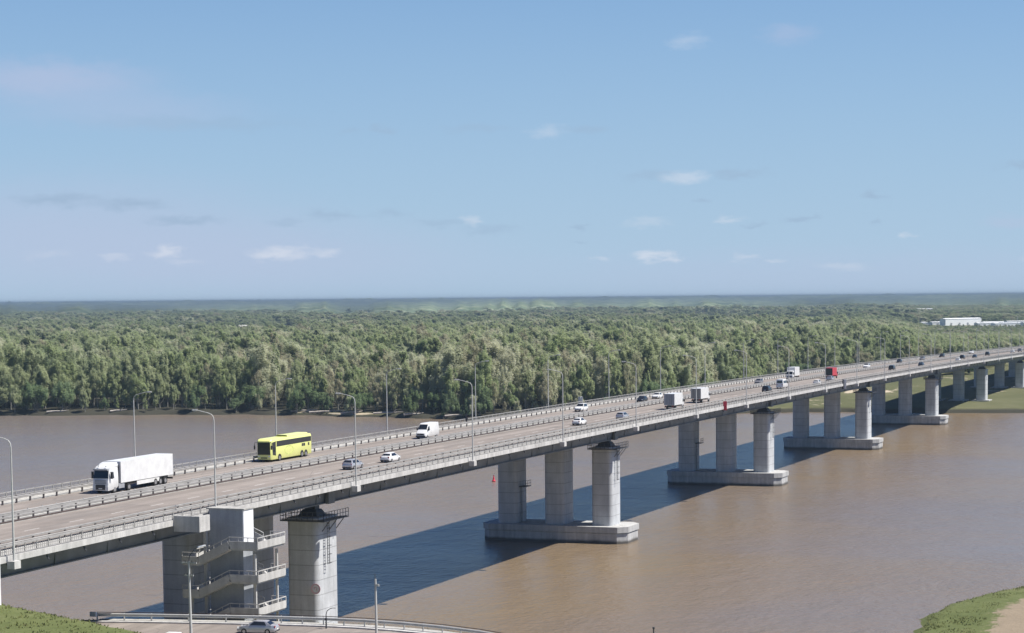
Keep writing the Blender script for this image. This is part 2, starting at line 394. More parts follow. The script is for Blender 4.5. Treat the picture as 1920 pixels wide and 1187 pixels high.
def carpet_mat():
    m, t, out = material('far_canopy')
    pos = t.new('ShaderNodeNewGeometry').outputs['Position']; p2 = t.vmath('MULTIPLY', pos, (1, 1, 0))
    n = t.noise(p2, .02, 5, .65); n2 = t.noise(p2, .0016, 4, .6)
    c = t.ramp(n, [(.32, (.05, .08, .05)), (.5, (.12, .155, .09)), (.66, (.25, .27, .18))])
    a = t.new('ShaderNodeAttribute', attribute_name='field').outputs['Fac']
    tn = t.new('ShaderNodeAttribute', attribute_name='tone').outputs['Fac']
    c = t.vmath('SCALE', c, scale=t.rng(tn, .30, .70, .55, 1.5))
    c = t.mix(a, c, (.17, .175, .125))
    c = t.mix(t.rng(n2, .5, .62, 0, .55), c, (.055, .08, .045))
    d = t.new('ShaderNodeBsdfDiffuse'); t.put(d, 0, c); t.l.new(d.outputs[0], out.inputs[0]); return m
M['carpet'] = carpet_mat()
# ------------------------------------------------------------ river
def make_water():
    b = MB(); b.add([(-30000, -2500, 0), (12000, -2500, 0), (12000, 24000, 0), (-30000, 24000, 0)], [(0, 1, 2, 3)])
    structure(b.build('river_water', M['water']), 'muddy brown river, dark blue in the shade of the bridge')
make_water()

# ------------------------------------------------------------ far bank: one sheet from the shoreline to the horizon
SHORE = np.array([(-2600, 300), (-1500, 480), (-900, 640), (-700, 690), (-511, 737), (-401, 767), (-340, 760), (-297, 745), (-255, 785), (-192, 828), (-127, 830), (-103, 835), (0, 845), (200, 860), (700, 880), (1600, 800)], float)
SH_AZ = np.degrees(np.arctan2(SHORE[:, 0], SHORE[:, 1])); SH_R = np.hypot(SHORE[:, 0], SHORE[:, 1])
def shore_r(az):
    r = np.interp(az, SH_AZ, SH_R)
    return r + (vnoise(az*1.7+90, az*0+3.3, 5)-.5)*9 + (vnoise(az*6+90, az*0+8.3, 6)-.5)*4
def far_z(az, r):
    o = r - shore_r(az)
    z = np.interp(o, [-14, -3, 0, 2.2, 6, 40, 3000, 7000, 12000, 17000, 21000, 27000], [-1.6, -.5, -.06, 1.15, 1.75, 2.4, 4, 5, 10, 20, 28, 30])
    return z + np.clip(o/6000, 0, 1)*(fbm(az*.9+100, r/4000, 3)-.5)*7
def polar(azs, rs_fn, nr):
    A = np.repeat(azs[None, :], nr, 0); Rr = rs_fn(azs)
    return A, Rr
def make_far_ground():
    azs = np.arange(-62, 44, .22)
    offs = np.concatenate([[-14, -5, -1.5, 0, .9, 2.2, 6, 14, 28, 45, 70, 100, 140], np.geomspace(190, 27000, 46)])
    A = np.repeat(azs[None], len(offs), 0); Rr = shore_r(azs)[None]+offs[:, None]
    Z = far_z(A, Rr); X = Rr*np.sin(np.radians(A)); Y = Rr*np.cos(np.radians(A))
    jit = (fbm(X/9, Y/9, 8)-.5)*1.1; Z = np.where((offs[:, None] > 4), Z+jit, Z)
    track = np.exp(-((offs[:, None]-110-40*vnoise(A*.9, A*0, 4))/10)**2)*.8      # pale track over the meadow
    sand = np.where((offs[:, None] < 5) & (offs[:, None] > -1), .25+1.0*(vnoise(A*3.1+50, A*0+.5, 9) > .62), 0)
    D = np.maximum(track*(A > -16), sand)+(fbm(X/45, Y/45, 21) > .62)*.35*(A > -17)
    sand2 = np.exp(-((A+25.6)/1.5)**4)*(offs[:, None] < 6)*(offs[:, None] > 1)*(vnoise(A*5+50, A*0+.9, 3) > .35); D = np.where((offs[:, None] < 60) & (A < -15.5), 0, D)+sand2*.9
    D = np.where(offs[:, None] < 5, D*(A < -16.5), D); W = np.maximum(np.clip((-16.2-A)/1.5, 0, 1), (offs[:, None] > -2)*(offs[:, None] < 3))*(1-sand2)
    v = np.stack([X, Y, Z], -1).reshape(-1, 3)
    me = np_mesh('far_bank_ground', v, grid_quads(len(offs), len(azs)), [M['farground']], True, {'dirt': D.ravel(), 'wood': W.ravel()})
    structure(link('far_bank_ground', me), 'low green far bank with a cut edge')
make_far_ground()

# ------------------------------------------------------------ near bank: bluff, grass mound, road shelf, spit
def near_z(X, Y):
    lim = np.interp(X, [-180, -129.5, -122, -113.4, -107, -102, -97, -92, -87, -82, -76, -50], [150, 204.0, 206, 207.7, 208.8, 209.3, 209.4, 208.9, 207.8, 206, 202.8, 150])
    o = Y-lim
    z = np.interp(o, [-60, 0, 1.0, 20, 44, 90], [11, 11, 10.8, 3.0, -.1, -2.6])
    hill = np.clip(150-Y-np.clip(X+40, 0, 200)*.3, 0, 160)*.215
    z = np.where(o < 0, 11+hill, z)
    d = (X+118.5)*.447+(Y-169.5)*.894                       # grassy shoulder of the hill beside the abutment
    m = np.clip(1-d/15, 0, 1); m = m*m*(3-2*m)
    z = np.where((X < -20) & (m > .002), np.maximum(z, 11+6.9*m), z)
    # low grassy spit to the right
    e = X+50.3+1.3*(fbm(X/2.2, Y/2.2, 77, 2)-.5)+np.clip(Y-312, 0, 60)*-.33+np.clip(Y-318, 0, 80)*-.02+2.0*(vnoise(Y/7, X*0, 2)-.5)-np.clip(300-Y, 0, 100)*.05
    sp = np.interp(np.minimum(e, (372-Y)*.8), [-12, -1, 0, 1.2, 10, 60], [-2.6, -.3, .0, .9, 1.6, 4.0])
    return np.where(Y > 150, np.maximum(z, sp), z), e
def make_near_ground():
    xs = np.concatenate([np.arange(-420, -170, 8.), np.arange(-170, -20, 1.25), np.arange(-20, 260, 8.)]); ys = np.concatenate([np.arange(-160, 150, 8.), np.arange(150, 345, 1.25), np.arange(345, 420, 6.)])
    X, Y = np.meshgrid(xs, ys); Z, e = near_z(X, Y)
    Z = Z+(fbm(X/5, Y/5, 4)-.5)*.35*(Z > .5)*((Y > 212) | (Y < 150) | (X > -75) | ((X+118.5)*.447+(Y-169.5)*.894 < 8))
    D = np.where(X > -75, np.clip((e-8.2)/4.5, 0, 1)*.95, 0)+np.where((Y > 207) & (X < -70), .55, 0)
    D = np.where((X < -75) & (Y < 207), .0, D)
    me = np_mesh('riverside_ground', np.stack([X, Y, Z], -1).reshape(-1, 3), grid_quads(len(ys), len(xs)), [M['nearground']], True, {'dirt': D.ravel()})
    structure(link('riverside_ground', me), 'grassy near bank with bare earth')
make_near_ground()
# bank road and its kerb
RAIL = [(-128.2, 202.75), (-122, 204.2), (-113.4, 205.9), (-107, 207.0), (-102, 207.5), (-97, 207.6), (-92, 207.1), (-87, 206.0), (-82, 204.2), (-76, 201.0)]
def offset(pl, d):
    out = []
    for i, (x, y) in enumerate(pl):
        a, b = pl[max(i-1, 0)], pl[min(i+1, len(pl)-1)]; t = Vector((b[0]-a[0], b[1]-a[1])).normalized()
        out.append((x+t.y*d, y-t.x*d))
    return out
def strip(b, p, q, z): 
    n = len(p); b.add([(x, y, z) for x, y in p]+[(x, y, z) for x, y in q], [(i, i+1, n+i+1, n+i) for i in range(n-1)])
def make_bank_road():
    b = MB(); strip(b, offset(RAIL, 2.2), offset(RAIL, 15), 11.20); structure(b.build('bank_road', M['asphalt'], fix=False), 'narrow asphalt road along the near bank')
    k = MB(); p, q = offset(RAIL, 1.7), offset(RAIL, 2.25)
    for i in range(len(p)-1): k.loft([[(*p[j], 10.9), (*p[j], 11.36), (*q[j], 11.36), (*q[j], 10.9)] for j in (i, i+1)])
    s = k.build('road_kerb', M['edge']); structure(s, 'pale kerb along the bank road')
    s2 = MB(); strip(s2, offset(RAIL, -1.2), offset(RAIL, 1.72), 11.12); structure(s2.build('road_shoulder', M['slab'], fix=False), 'concrete shoulder under the bank road guard rail')
make_bank_road()

# ------------------------------------------------------------ the bridge
_ZY = np.array([(60, 20.6), (100, 21.1), (175, 21.85), (255, 22.4), (340, 22.65), (430, 22.68), (510, 22.45), (600, 22.05), (680, 21.6), (770, 21.1), (850, 20.4), (930, 19.4), (1010, 18.4), (1090, 17.5), (1240, 15.8), (1420, 13.8)])
_PC = np.polyfit((_ZY[:, 0]-700)/700, _ZY[:, 1], 6)
def zd(y): return float(np.polyval(_PC, (y-700)/700))
Y0, Y1 = 90.0, 1400.0
YS = list(np.arange(Y0, Y1+1, 10.0))
PIER_Y = [256+126*k for k in range(9)]
def sweep(b, poly, ys=YS):                 # poly: (x, dz) outline swept along the deck line
    return b.loft([[(x, y, zd(y)+dz) for x, dz in poly] for y in ys])
def rect(x0, x1, z0, z1): return [(x0, z0), (x1, z0), (x1, z1), (x0, z1)]
def column(b, xc, yc, wx, ly, z0, z1, rad=.8, flare=0.0):
    pl = []
    for sx, sy, a0 in ((1, 1, 0), (-1, 1, 90), (-1, -1, 180), (1, -1, 270)):
        for k in range(6):
            a = R(a0+k*18); pl.append((sx*(wx/2-rad)+rad*math.cos(a), sy*(ly/2-rad)+rad*math.sin(a)))
    b.prism([(xc+x, yc+y) for x, y in pl], z0, z1)
def railing_bars(b, pts, h, step, levels=(1.0, .5), w=.06):
    for a, c in zip(pts[:-1], pts[1:]):
        a, c = Vector(a), Vector(c)
        for l in levels: b.bar(a+Vector((0, 0, h*l)), c+Vector((0, 0, h*l)), w)
        n = max(1, int((c-a).length/step))
        for i in range(n+1):
            p = a.lerp(c, i/n); b.bar(p, p+Vector((0, 0, h)), w)
def make_bridge():
    br = thing('highway_bridge', 'long concrete and steel road bridge crossing the brown river', 'bridge', (0, 0, 0))
    b = MB(); sweep(b, rect(-151.05, -124.1, -.22, 0)); b.build('road_surface', M['asphalt'], br)
    b = MB()
    sweep(b, [(-152.95, -.50), (-150.9, -.78), (-148.4, -.95), (-124.9, -.95), (-123.2, -.78), (-120.75, -.50), (-120.75, .10), (-124.08, .10), (-124.08, -.23), (-151.07, -.23), (-151.07, .10), (-152.95, .10)])
    b.build('deck_slab', M['slab'], br)
    for x0, x1 in ((-120.748, -120.42), (-153.28, -152.952)):
        b = MB(); sweep(b, rect(x0, x1, -.42, .22)); b.build('edge_beam', M['edge'], br)
    for xc in (-126.9, -136.6, -146.6):
        b = MB(); sweep(b, [(xc-2.2, -.952), (xc-1.9, -2.72), (xc-2.2, -2.72), (xc-2.2, -2.86), (xc+2.2, -2.86), (xc+2.2, -2.72), (xc+1.9, -2.72), (xc+2.2, -.952)])
        y = Y0+5
        while y < Y1:                                        # web stiffeners
            b.box(xc+2.0, xc+2.12, y, y+.12, zd(y)-2.70, zd(y)-.97); y += 10.5
        b.build('girder', M['girder'], br)
    for y in PIER_Y[1:]+[172.5]:
        b = MB(); b.box(-150.9, -141.5, y-.16, y+.16, zd(y)-.05, zd(y)+.009); b.box(-138.2, -124.3, y-.16, y+.16, zd(y)-.05, zd(y)+.009); b.build('expansion_joint', M['kerbdark'], br)
    b = MB(); sweep(b, rect(-141.3, -138.3, .001, .10)); b.build('median_kerb', M['slab'], br)
    b = MB()
    for y in np.arange(112, 900, 7.0): b.tube([(-120.9, y, zd(y)-.56), (-120.6, y, zd(y)-1.05)], .09, 6)
    b.build('drain_pipes', M['dark'], br)['kind'] = 'stuff'
    for i, py in enumerate(PIER_Y):
        land = i == 0 or py > 850
        XC = (-127.25, -137.0, -146.9) if i == 0 else (-126.4, -136.1, -145.9)
        big = 1.12 if i == 0 else 1.0
        gz = {0: 1.6}.get(i, 2.2 if py > 850 else 0)
        p = None
        pm = MB(); top = zd(py)-4.75 if i else zd(py)-5.2
        base = 3.25 if not land else gz
        # pier root is the footing; its columns, platforms and ladders are the sub-parts
        f = MB()
        if not land:
            x0, x1, y0, y1 = -150.6, -121.0, py-4.9, py+4.9
            ch = 1.7
            def ring(e): 
                return [(x0-e+ch, y0-e), (x1+e-ch, y0-e), (x1+e, y0-e+ch), (x1+e, y1+e-ch), (x1+e-ch, y1+e), (x0-e+ch, y1+e), (x0-e, y1+e-ch), (x0-e, y0-e+ch)]
            f.prism(ring(0), -2.0, 1.95); f.prism(ring(-.12), 1.952, 2.12); f.prism(ring(.18), 2.122, 3.25)
        else:
            for xc in XC:
                f.prism([(xc-3.6, py-4.5), (xc+3.6, py-4.5), (xc+3.6, py+4.5), (xc-3.6, py+4.5)], gz-3.5, gz+.55)
            base = gz+.55
        p = f.build('pier', M['foot'], br)
        for j, xc in enumerate(XC):
            c = MB(); wx, ly = 4.15*big, 6.0*big
            column(c, xc, py, wx, ly, base+.002, top)
            column(c, xc, py, wx+.2, ly+.2, top+.002, top+.5)
            c.build('column', M['pier'], p, smooth=True)
            g = MB(); zt = top+.552; zb = zd(py)-2.865
            g.prism([(xc-1.5, py-1.5), (xc+1.5, py-1.5), (xc+1.5, py+1.5), (xc-1.5, py+1.5)], zt, zt+.9, [(xc-1.0, py-.9), (xc+1.0, py-.9), (xc+1.0, py+.9), (xc-1.0, py+.9)])
            g.prism([(xc-.8, py-.7), (xc+.8, py-.7), (xc+.8, py+.7), (xc-.8, py+.7)], zt+.902, zb-.003)
            g.build('bearing', M['dark'], p)
        if py < 800:
            # inspection platform round the near column head with its railing, plus the ladder down its sunlit side
            xc, hw, hl = XC[0], 2.3*big, 3.25*big; z = top+.25
            a = MB(); xr = xc+hw+1.25
            a.box(xc-hw-.2, xr, py-hl-.6, py-hl-.02, z-.12, z); a.box(xc+hw+.02, xr, py-hl-.018, py+hl, z-.12, z)
            a.box(xc-hw-.2, xc-hw-.02, py-hl-.018, py+hl, z-.12, z)
            for q in (-hl*.6, 0, hl*.6): a.bar((xc+hw, py+q, z-1.6), (xr-.1, py+q, z-.14), .1)
            railing_bars(a, [(xc-hw-.15, py+hl, z), (xc-hw-.15, py-hl-.55, z), (xr-.05, py-hl-.55, z), (xr-.05, py+hl, z)], 1.15, .8, (1.0, .55, .12), .065)
            a.build('platform', M['grate'], p)
            l = MB(); lx = xc+hw+.28; ly0 = py-hl*.25
            for s in (-.3, .3): l.bar((lx, ly0+s, z-.1), (lx, ly0+s, z-6.2), .07)
            for k in range(15): l.bar((lx, ly0-.3, z-.5-k*.4), (lx, ly0+.3, z-.5-k*.4), .05)
            for k in range(5):
                zz = z-1.2-k*1.2; l.bar((lx, ly0-.3, zz), (lx+.38, ly0-.3, zz), .05); l.bar((lx+.38, ly0-.3, zz), (lx+.38, ly0+.3, zz), .05); l.bar((lx+.38, ly0+.3, zz), (lx, ly0+.3, zz), .05)
            l.build('ladder', M['grate'], p)
            if i in (1, 2):
                a = MB(); xx = -145.9+2.1; z2 = top-7.5
                a.box(xx+.05, xx+1.5, py-2, py+1, z2-.12, z2); railing_bars(a, [(xx+1.45, py-1.95, z2), (xx+1.45, py+.95, z2)], 1.1, .8); a.build('inspection_step', M['grate'], p)
                a = MB()
                for s in (-.25, .25): a.bar((xx+.2, py-1+s, z2), (xx+.2, py-1+s, 3.3), .06)
                for k in range(14): a.bar((xx+.2, py-1.25, 3.6+k*.45), (xx+.2, py-.75, 3.6+k*.45), .05)
                a.build('lower_ladder', M['grate'], p)
        # thick diaphragm on the girder over the pier
        d = MB(); d.box(-124.695, -124.2, py-1.0, py+.9, zd(py)-2.9, zd(py)-.97); d.build('diaphragm', M['girder'], br)
    return br
BRIDGE = make_bridge()
def make_abutment():
    t = thing('bridge_abutment', 'pale concrete abutment pillar at the left end of the bridge', 'abutment', (-119.4, 169.5, 5))
    def w(b, *a): return b.box(a[0]+119.4, a[1]+119.4, a[2]-169.5, a[3]-169.5, a[4]-5, a[5]-5)
    b = MB(); w(b, -120.38, -119.3, 166.6, 171.6, 8, 22.75); b.build('pillar', M['brightwhite'], t)
    b = MB(); w(b, -152.5, -120.9, 150, 168, 6, 18.7); b.build('seat_wall', M['slab'], t)
make_abutment()
# round pink mark on the first pier and the red buoy
def make_marks():
    t = thing('round_sign', 'faded round pink and white sign on the first pier column', 'sign', (-124.9, 252.05, 8.2))
    def ringm(r0, r1, y):
        b = MB(); n = 24
        b.loft([[(rr*math.cos(2*math.pi*k/n), yy, rr*math.sin(2*math.pi*k/n)) for k in range(n)] for rr, yy in ((r0, y), (r1, y), (r1, y-.05), (r0, y-.05), (r0, y))], cap=False); return b
    b = MB(); n = 24; b.loft([[(.5*math.cos(2*math.pi*k/n), y, .5*math.sin(2*math.pi*k/n)) for k in range(n)] for y in (0.25, -.07)]); b.build('disc', M['brightwhite'], t)
    ringm(.505, .72, -.03).build('ring', M['pink'], t)
    b = MB(); b.box(-.28, -.14, -.10, -.072, -.1, .28); b.box(-.14, .12, -.10, -.072, .16, .28); b.box(.12, .24, -.10, -.072, -.22, .16); b.build('figure_mark', M['pink'], t)
    t = thing('river_buoy', 'small red buoy floating beside the second pier', 'buoy', (-195.5, 498.5, 0))
    b = MB(); b.loft([[(r*math.cos(2*math.pi*k/12), r*math.sin(2*math.pi*k/12), z) for k in range(12)] for r, z in ((.3, -.3), (.48, 0), (.48, .3), (.24, .5), (.2, 1.1), (.05, 1.4))]); b.build('float_body', M['redsign'], t, smooth=True)
    b = MB(); b.box(-.16, .16, -.03, .03, 1.405, 1.65); b.build('topmark', M['redsign'], t)
make_marks()

# ------------------------------------------------------------ railings and crash barriers
def beam_w(b, x, z0, z1, face):             # W-profile beam on the deck line, `face` = +1 bulges to +x
    h = z1-z0; f = .08*face
    sweep(b, [(x, z0), (x+f, z0+h*.16), (x+f, z0+h*.36), (x+.03*face, z0+h*.5), (x+f, z0+h*.64), (x+f, z0+h*.84), (x, z1), (x-.012*face, z1), (x-.012*face, z0)], BYS)
BYS = list(np.arange(96, 1396, 13.0))
def barrier(label, x, step, height, beams, post_w, post_mat, y_first, extra=None, group=None, name='crash_barrier', cat='barrier', infill=None, beam_mat='rail'):
    t = thing(name, label, cat, (0, 0, 0), 0, group)
    for z0, z1, face, off in beams:
        b = MB()
        if face: beam_w(b, x+off, z0, z1, face)
        else: sweep(b, rect(x+off-.05, x+off+.05, z0, z1), BYS)
        b.build('beam', M[beam_mat], t, fix=False)
    ys = np.arange(Y0+8, Y1-6, step); near = [y for y in ys if y >= y_first][:100]; sn = set(near)
    me = None
    for y in near:
        if me is None:
            b = MB(); b.box(-post_w/2, post_w/2, -post_w*.6, post_w*.6, 0, height); o = b.build('post', M[post_mat], t); me = o.data
        else: o = link('post', me, t)
        o.location = (x, y, zd(y)+.004)
    b = MB()
    for y in ys:
        if y not in sn: b.box(x-post_w/2, x+post_w/2, y-post_w*.6, y+post_w*.6, zd(y)+.004, zd(y)+height)
    b.build('far_posts', M[post_mat], t)['kind'] = 'stuff'
    if extra:
        b = MB()
        for r in extra[1]: sweep(b, rect(*r), BYS)
        b.build(extra[0], M[extra[2]], t)
    if infill:
        b = MB(); y = Y0+8
        while y < 1000: b.box(x-.015, x+.015, y-.015, y+.015, zd(y)+.2, zd(y)+1.05); y += infill
        b.build('infill_bars', M[beam_mat], t)['kind'] = 'stuff'
barrier('double steel guard rail between the near lanes and the near walkway', -124.45, 3.0, 1.06, [(.42, .72, -1, -.09), (.88, 1.08, -1, -.09), (.42, .72, 1, .09), (.88, 1.08, 1, .09)], .16, 'post', 170, name='guard_rail', cat='guard rail')
barrier('dark based median barrier beside the lanes driving away', -138.45, 3.0, .92, [(.62, .80, 1, .06)], .16, 'post', 190, ('base_strip', [(-138.56, -138.29, .102, .26)], 'kerbdark'), name='median_barrier', cat='barrier')
barrier('median barrier of thin rails beside the oncoming lanes', -141.2, 3.0, .86, [(.50, .78, -1, -.06), (.50, .78, 1, .06)], .12, 'galv', 190, ('wire_rails', [(-140.55, -140.47, .35, .62), (-139.55, -139.47, .35, .62)], 'rail'), name='median_barrier', cat='barrier')
barrier('steel guard rail with dark posts beside the oncoming lanes and far walkway', -150.95, 3.0, .95, [(.55, .88, 1, .08)], .17, 'post', 205, name='guard_rail', cat='guard rail')
barrier('grey pedestrian handrail along the near edge of the bridge', -120.62, 2.1, 1.2, [(1.10, 1.22, 0, 0), (.62, .70, 0, 0), (.28, .36, 0, 0)], .10, 'rail', 172, name='handrail', cat='railing', infill=.35)
barrier('grey pedestrian handrail along the far edge of the bridge', -153.1, 2.1, 1.2, [(1.10, 1.22, 0, 0), (.62, .70, 0, 0), (.28, .36, 0, 0)], .10, 'rail', 212, name='handrail', cat='railing', infill=.35)

# ------------------------------------------------------------ street lamps on both edges
def lamp_proto(side):
    t = thing('street_lamp', 'x', 'street lamp')
    b = MB(); b.box(-.42, .42, -.55, .55, -.75, .02); b.build('bracket', M['edge'], t)
    b = MB(); b.tube([(0, 0, .022), (0, 0, 5.5), (0, 0, 11.4)], [.115, .092, .065], 10); b.build('pole', M['lamp'], t, smooth=True)
    b = MB(); pts = [(0, 0, 11.2), (side*.05, 0, 11.7), (side*.3, 0, 12.02), (side*.8, 0, 12.2), (side*2.2, 0, 12.5)]
    b.tube(pts, [.06, .055, .05, .045, .04], 8); a = b.build('arm', M['lamp'], t, smooth=True)
    h = MB(); h.loft([[(side*(2.15+y), s*w, 12.48+z) for s, z in ((-1, 0), (-.6, .12), (.6, .12), (1, 0), (.6, -.05), (-.6, -.05))] for y, w in ((0, .05), (.15, .11), (.6, .12), (.75, .05))]); h.build('lamp_head', M['lamp'], a)
    h = MB(); h.box(min(side*2.32, side*2.7), max(side*2.32, side*2.7), -.08, .08, 12.39, 12.428); h.build('lens', M['lampglass'], a)
    index_children(t); return t
ORD = 'first second third fourth fifth sixth seventh eighth ninth tenth eleventh twelfth thirteenth fourteenth fifteenth sixteenth seventeenth eighteenth nineteenth twentieth'.split()+['twenty-first', 'twenty-second', 'twenty-third', 'twenty-fourth', 'twenty-fifth', 'twenty-sixth']
def make_lamps():
    near = [174.6, 215.6, 254.4, 296.6]+[338.4+42.15*k for k in range(20)]
    far = [254.0, 297.0, 340.0, 382.6]+[425+42.2*k for k in range(20)]
    for ys, x, s, w in ((near, -119.75, -1, 'near'), (far, -153.75, 1, 'far')):
        pr = None
        for k, y in enumerate(ys):
            o = lamp_proto(s) if pr is None else copy_tree(pr)
            pr = pr or o
            o.location = (x, y, zd(y)-.25)
            o['label'] = f'{ORD[k]} tall curved-arm street lamp from the left along the {w} bridge edge'; o['group'] = f'street lamps on the {w} edge of the bridge'
make_lamps()

# ------------------------------------------------------------ stair tower, bank guard rail, poles
def make_stair_tower():
    t = thing('stair_tower', 'grey concrete stair tower with wrapping flights beside the bridge', 'stair tower', (-117.5, 214, 9))
    O = Vector((-117.5, 214, 9))
    def P(x, y, z): return (x-O.x, y-O.y, z-O.z)
    def bx(b, x0, x1, y0, y1, z0, z1): return b.box(x0-O.x, x1-O.x, y0-O.y, y1-O.y, z0-O.z, z1-O.z)
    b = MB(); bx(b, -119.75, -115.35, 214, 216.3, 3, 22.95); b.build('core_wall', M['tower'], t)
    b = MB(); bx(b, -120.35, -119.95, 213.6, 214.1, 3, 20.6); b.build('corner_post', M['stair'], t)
    b = MB(); bx(b, -115.348, -115.2, 213.95, 216.35, 18.55, 23.0); b.build('sunlit_face', M['brightwhite'], t)  # sunlight on the upper right face, built in as a white sheet
    b = MB(); bx(b, -120.1, -115.1, 213.9, 216.5, 22.952, 23.10); b.build('roof_cap', M['slab'], t)
    def slab_with_rail(name, poly_lo, poly_hi, zl, zh, rails, th=.38, par=.0):
        b = MB(); n = len(poly_lo)
        b.loft([[P(x, y, zl-th) for x, y in poly_lo[:2]]+[P(x, y, zl) for x, y in poly_lo[:2]][::-1], [P(x, y, zh-th) for x, y in poly_hi[:2]]+[P(x, y, zh) for x, y in poly_hi[:2]][::-1]])
        o = b.build(name, M['stair'], t)
        r = MB()
        for (a, c) in rails:
            a, c = Vector(P(*a)), Vector(P(*c)); U = Vector((0, 0, 1))
            r.bar(a+U*1.15, c+U*1.15, .10, .08); r.bar(a+U*.6, c+U*.6, .05)
            m = max(1, int((c-a).length/1.1))
            for i in range(m+1): p = a.lerp(c, i/m); r.bar(p, p+U*1.15, .06)
            r.bar(a+U*.26, c+U*.26, .10, .86)                      # solid skirt
        r.build('handrail', M['stair'], o)
        return o
    for k, z in enumerate((18.8, 14.95, 11.1)):
        # front flight climbing to the right, right landing, side walkway, back flight, left landing
        slab_with_rail('flight', [(-120.2, 212.2), (-120.2, 213.7)], [(-116.2, 212.2), (-116.2, 213.7)], z-1.95, z, [((-120.2, 212.15, z-1.95), (-116.2, 212.15, z))])
        slab_with_rail('landing', [(-116.19, 212.2), (-116.19, 213.7)], [(-112.6, 212.2), (-112.6, 213.7)], z, z, [((-116.19, 212.15, z), (-112.5, 212.15, z))])
        slab_with_rail('walkway', [(-114.5, 213.71), (-112.6, 213.71)], [(-114.5, 219.0), (-112.6, 219.0)], z, z, [((-112.5, 212.2, z), (-112.5, 219.0, z)), ((-112.5, 219.05, z), (-114.4, 219.05, z))], par=1)
        if k < 2 or True:
            slab_with_rail('flight', [(-114.51, 217.5), (-114.51, 219.0)], [(-119.0, 217.5), (-119.0, 219.0)], z, z+1.9, [((-114.51, 217.45, z), (-119.0, 217.45, z+1.9))])
        slab_with_rail('landing', [(-122.4, 212.2), (-122.4, 213.7)], [(-120.21, 212.2), (-120.21, 213.7)], z-1.95, z-1.95, [((-122.4, 212.15, z-1.95), (-120.21, 212.15, z-1.95))])
        slab_with_rail('walkway', [(-122.4, 213.71), (-120.5, 213.71)], [(-122.4, 219.0), (-120.5, 219.0)], z-1.95, z-1.95, [((-122.45, 213.7, z-1.95), (-122.45, 219.0, z-1.95))])
    for x, y in ((-113.3, 213.0), (-113.3, 218.4), (-121.6, 213.0), (-121.6, 218.4)):
        b = MB(); zt = 18.0 if x > -118 else 16.0
        b.box(x-.13-O.x, x+.13-O.x, y-.13-O.y, y+.13-O.y, 3-O.z, zt-O.z); b.build('support_post', M['stair'], t)
    # parapet box linking the stair to the bridge walkway
    b = MB(); z0, z1 = 21.05, 22.85
    bx(b, -120.41, -117.1, 207.0, 207.25, z0, z1); bx(b, -117.35, -117.1, 207.252, 209.4, z0, z1); bx(b, -120.41, -117.36, 207.26, 209.4, z0, z0+.3)
    b.build('entry_parapet', M['stair'], t)
make_stair_tower()
def make_bank_rail():
    t = thing('guard_rail', 'curved metal guard rail along the outer edge of the bank road', 'guard rail', (0, 0, 0))
    n = len(RAIL); b = MB(); z = 11.13
    prof = [(0, .45), (.09, .5), (.09, .58), (.03, .62), (.09, .66), (.09, .75), (0, .8), (-.02, .8), (-.02, .45)]
    nrm = offset(RAIL, 1)
    b.loft([[(x+(nx-x)*d, y+(ny-y)*d, z+h) for d, h in prof] for (x, y), (nx, ny) in zip(RAIL, nrm)]); b.build('beam', M['galv'], t)
    b = MB(); b.loft([[(x+(nx-x)*d, y+(ny-y)*d, z+h) for d, h in ((-.22, .86), (-.14, .86), (-.14, .93), (-.22, .93))] for (x, y), (nx, ny) in zip(RAIL, nrm)]); b.build('top_rail', M['kerbdark'], t)
    for (x, y), (x2, y2) in zip(RAIL[:-1], RAIL[1:]):
        for q in (0, .5):
            b = MB(); b.box(-.06, .06, -.06, .06, 0, .84); o = b.build('post', M['galv'], t); o.location = (x+(x2-x)*q-.0, y+(y2-y)*q+.1, z)
    b = MB(); x, y = RAIL[0]; b.box(x-.75, x+.05, y-.28, y+.02, z+.42, z+.95); b.build('end_terminal', M['brightwhite'], t)
make_bank_rail()
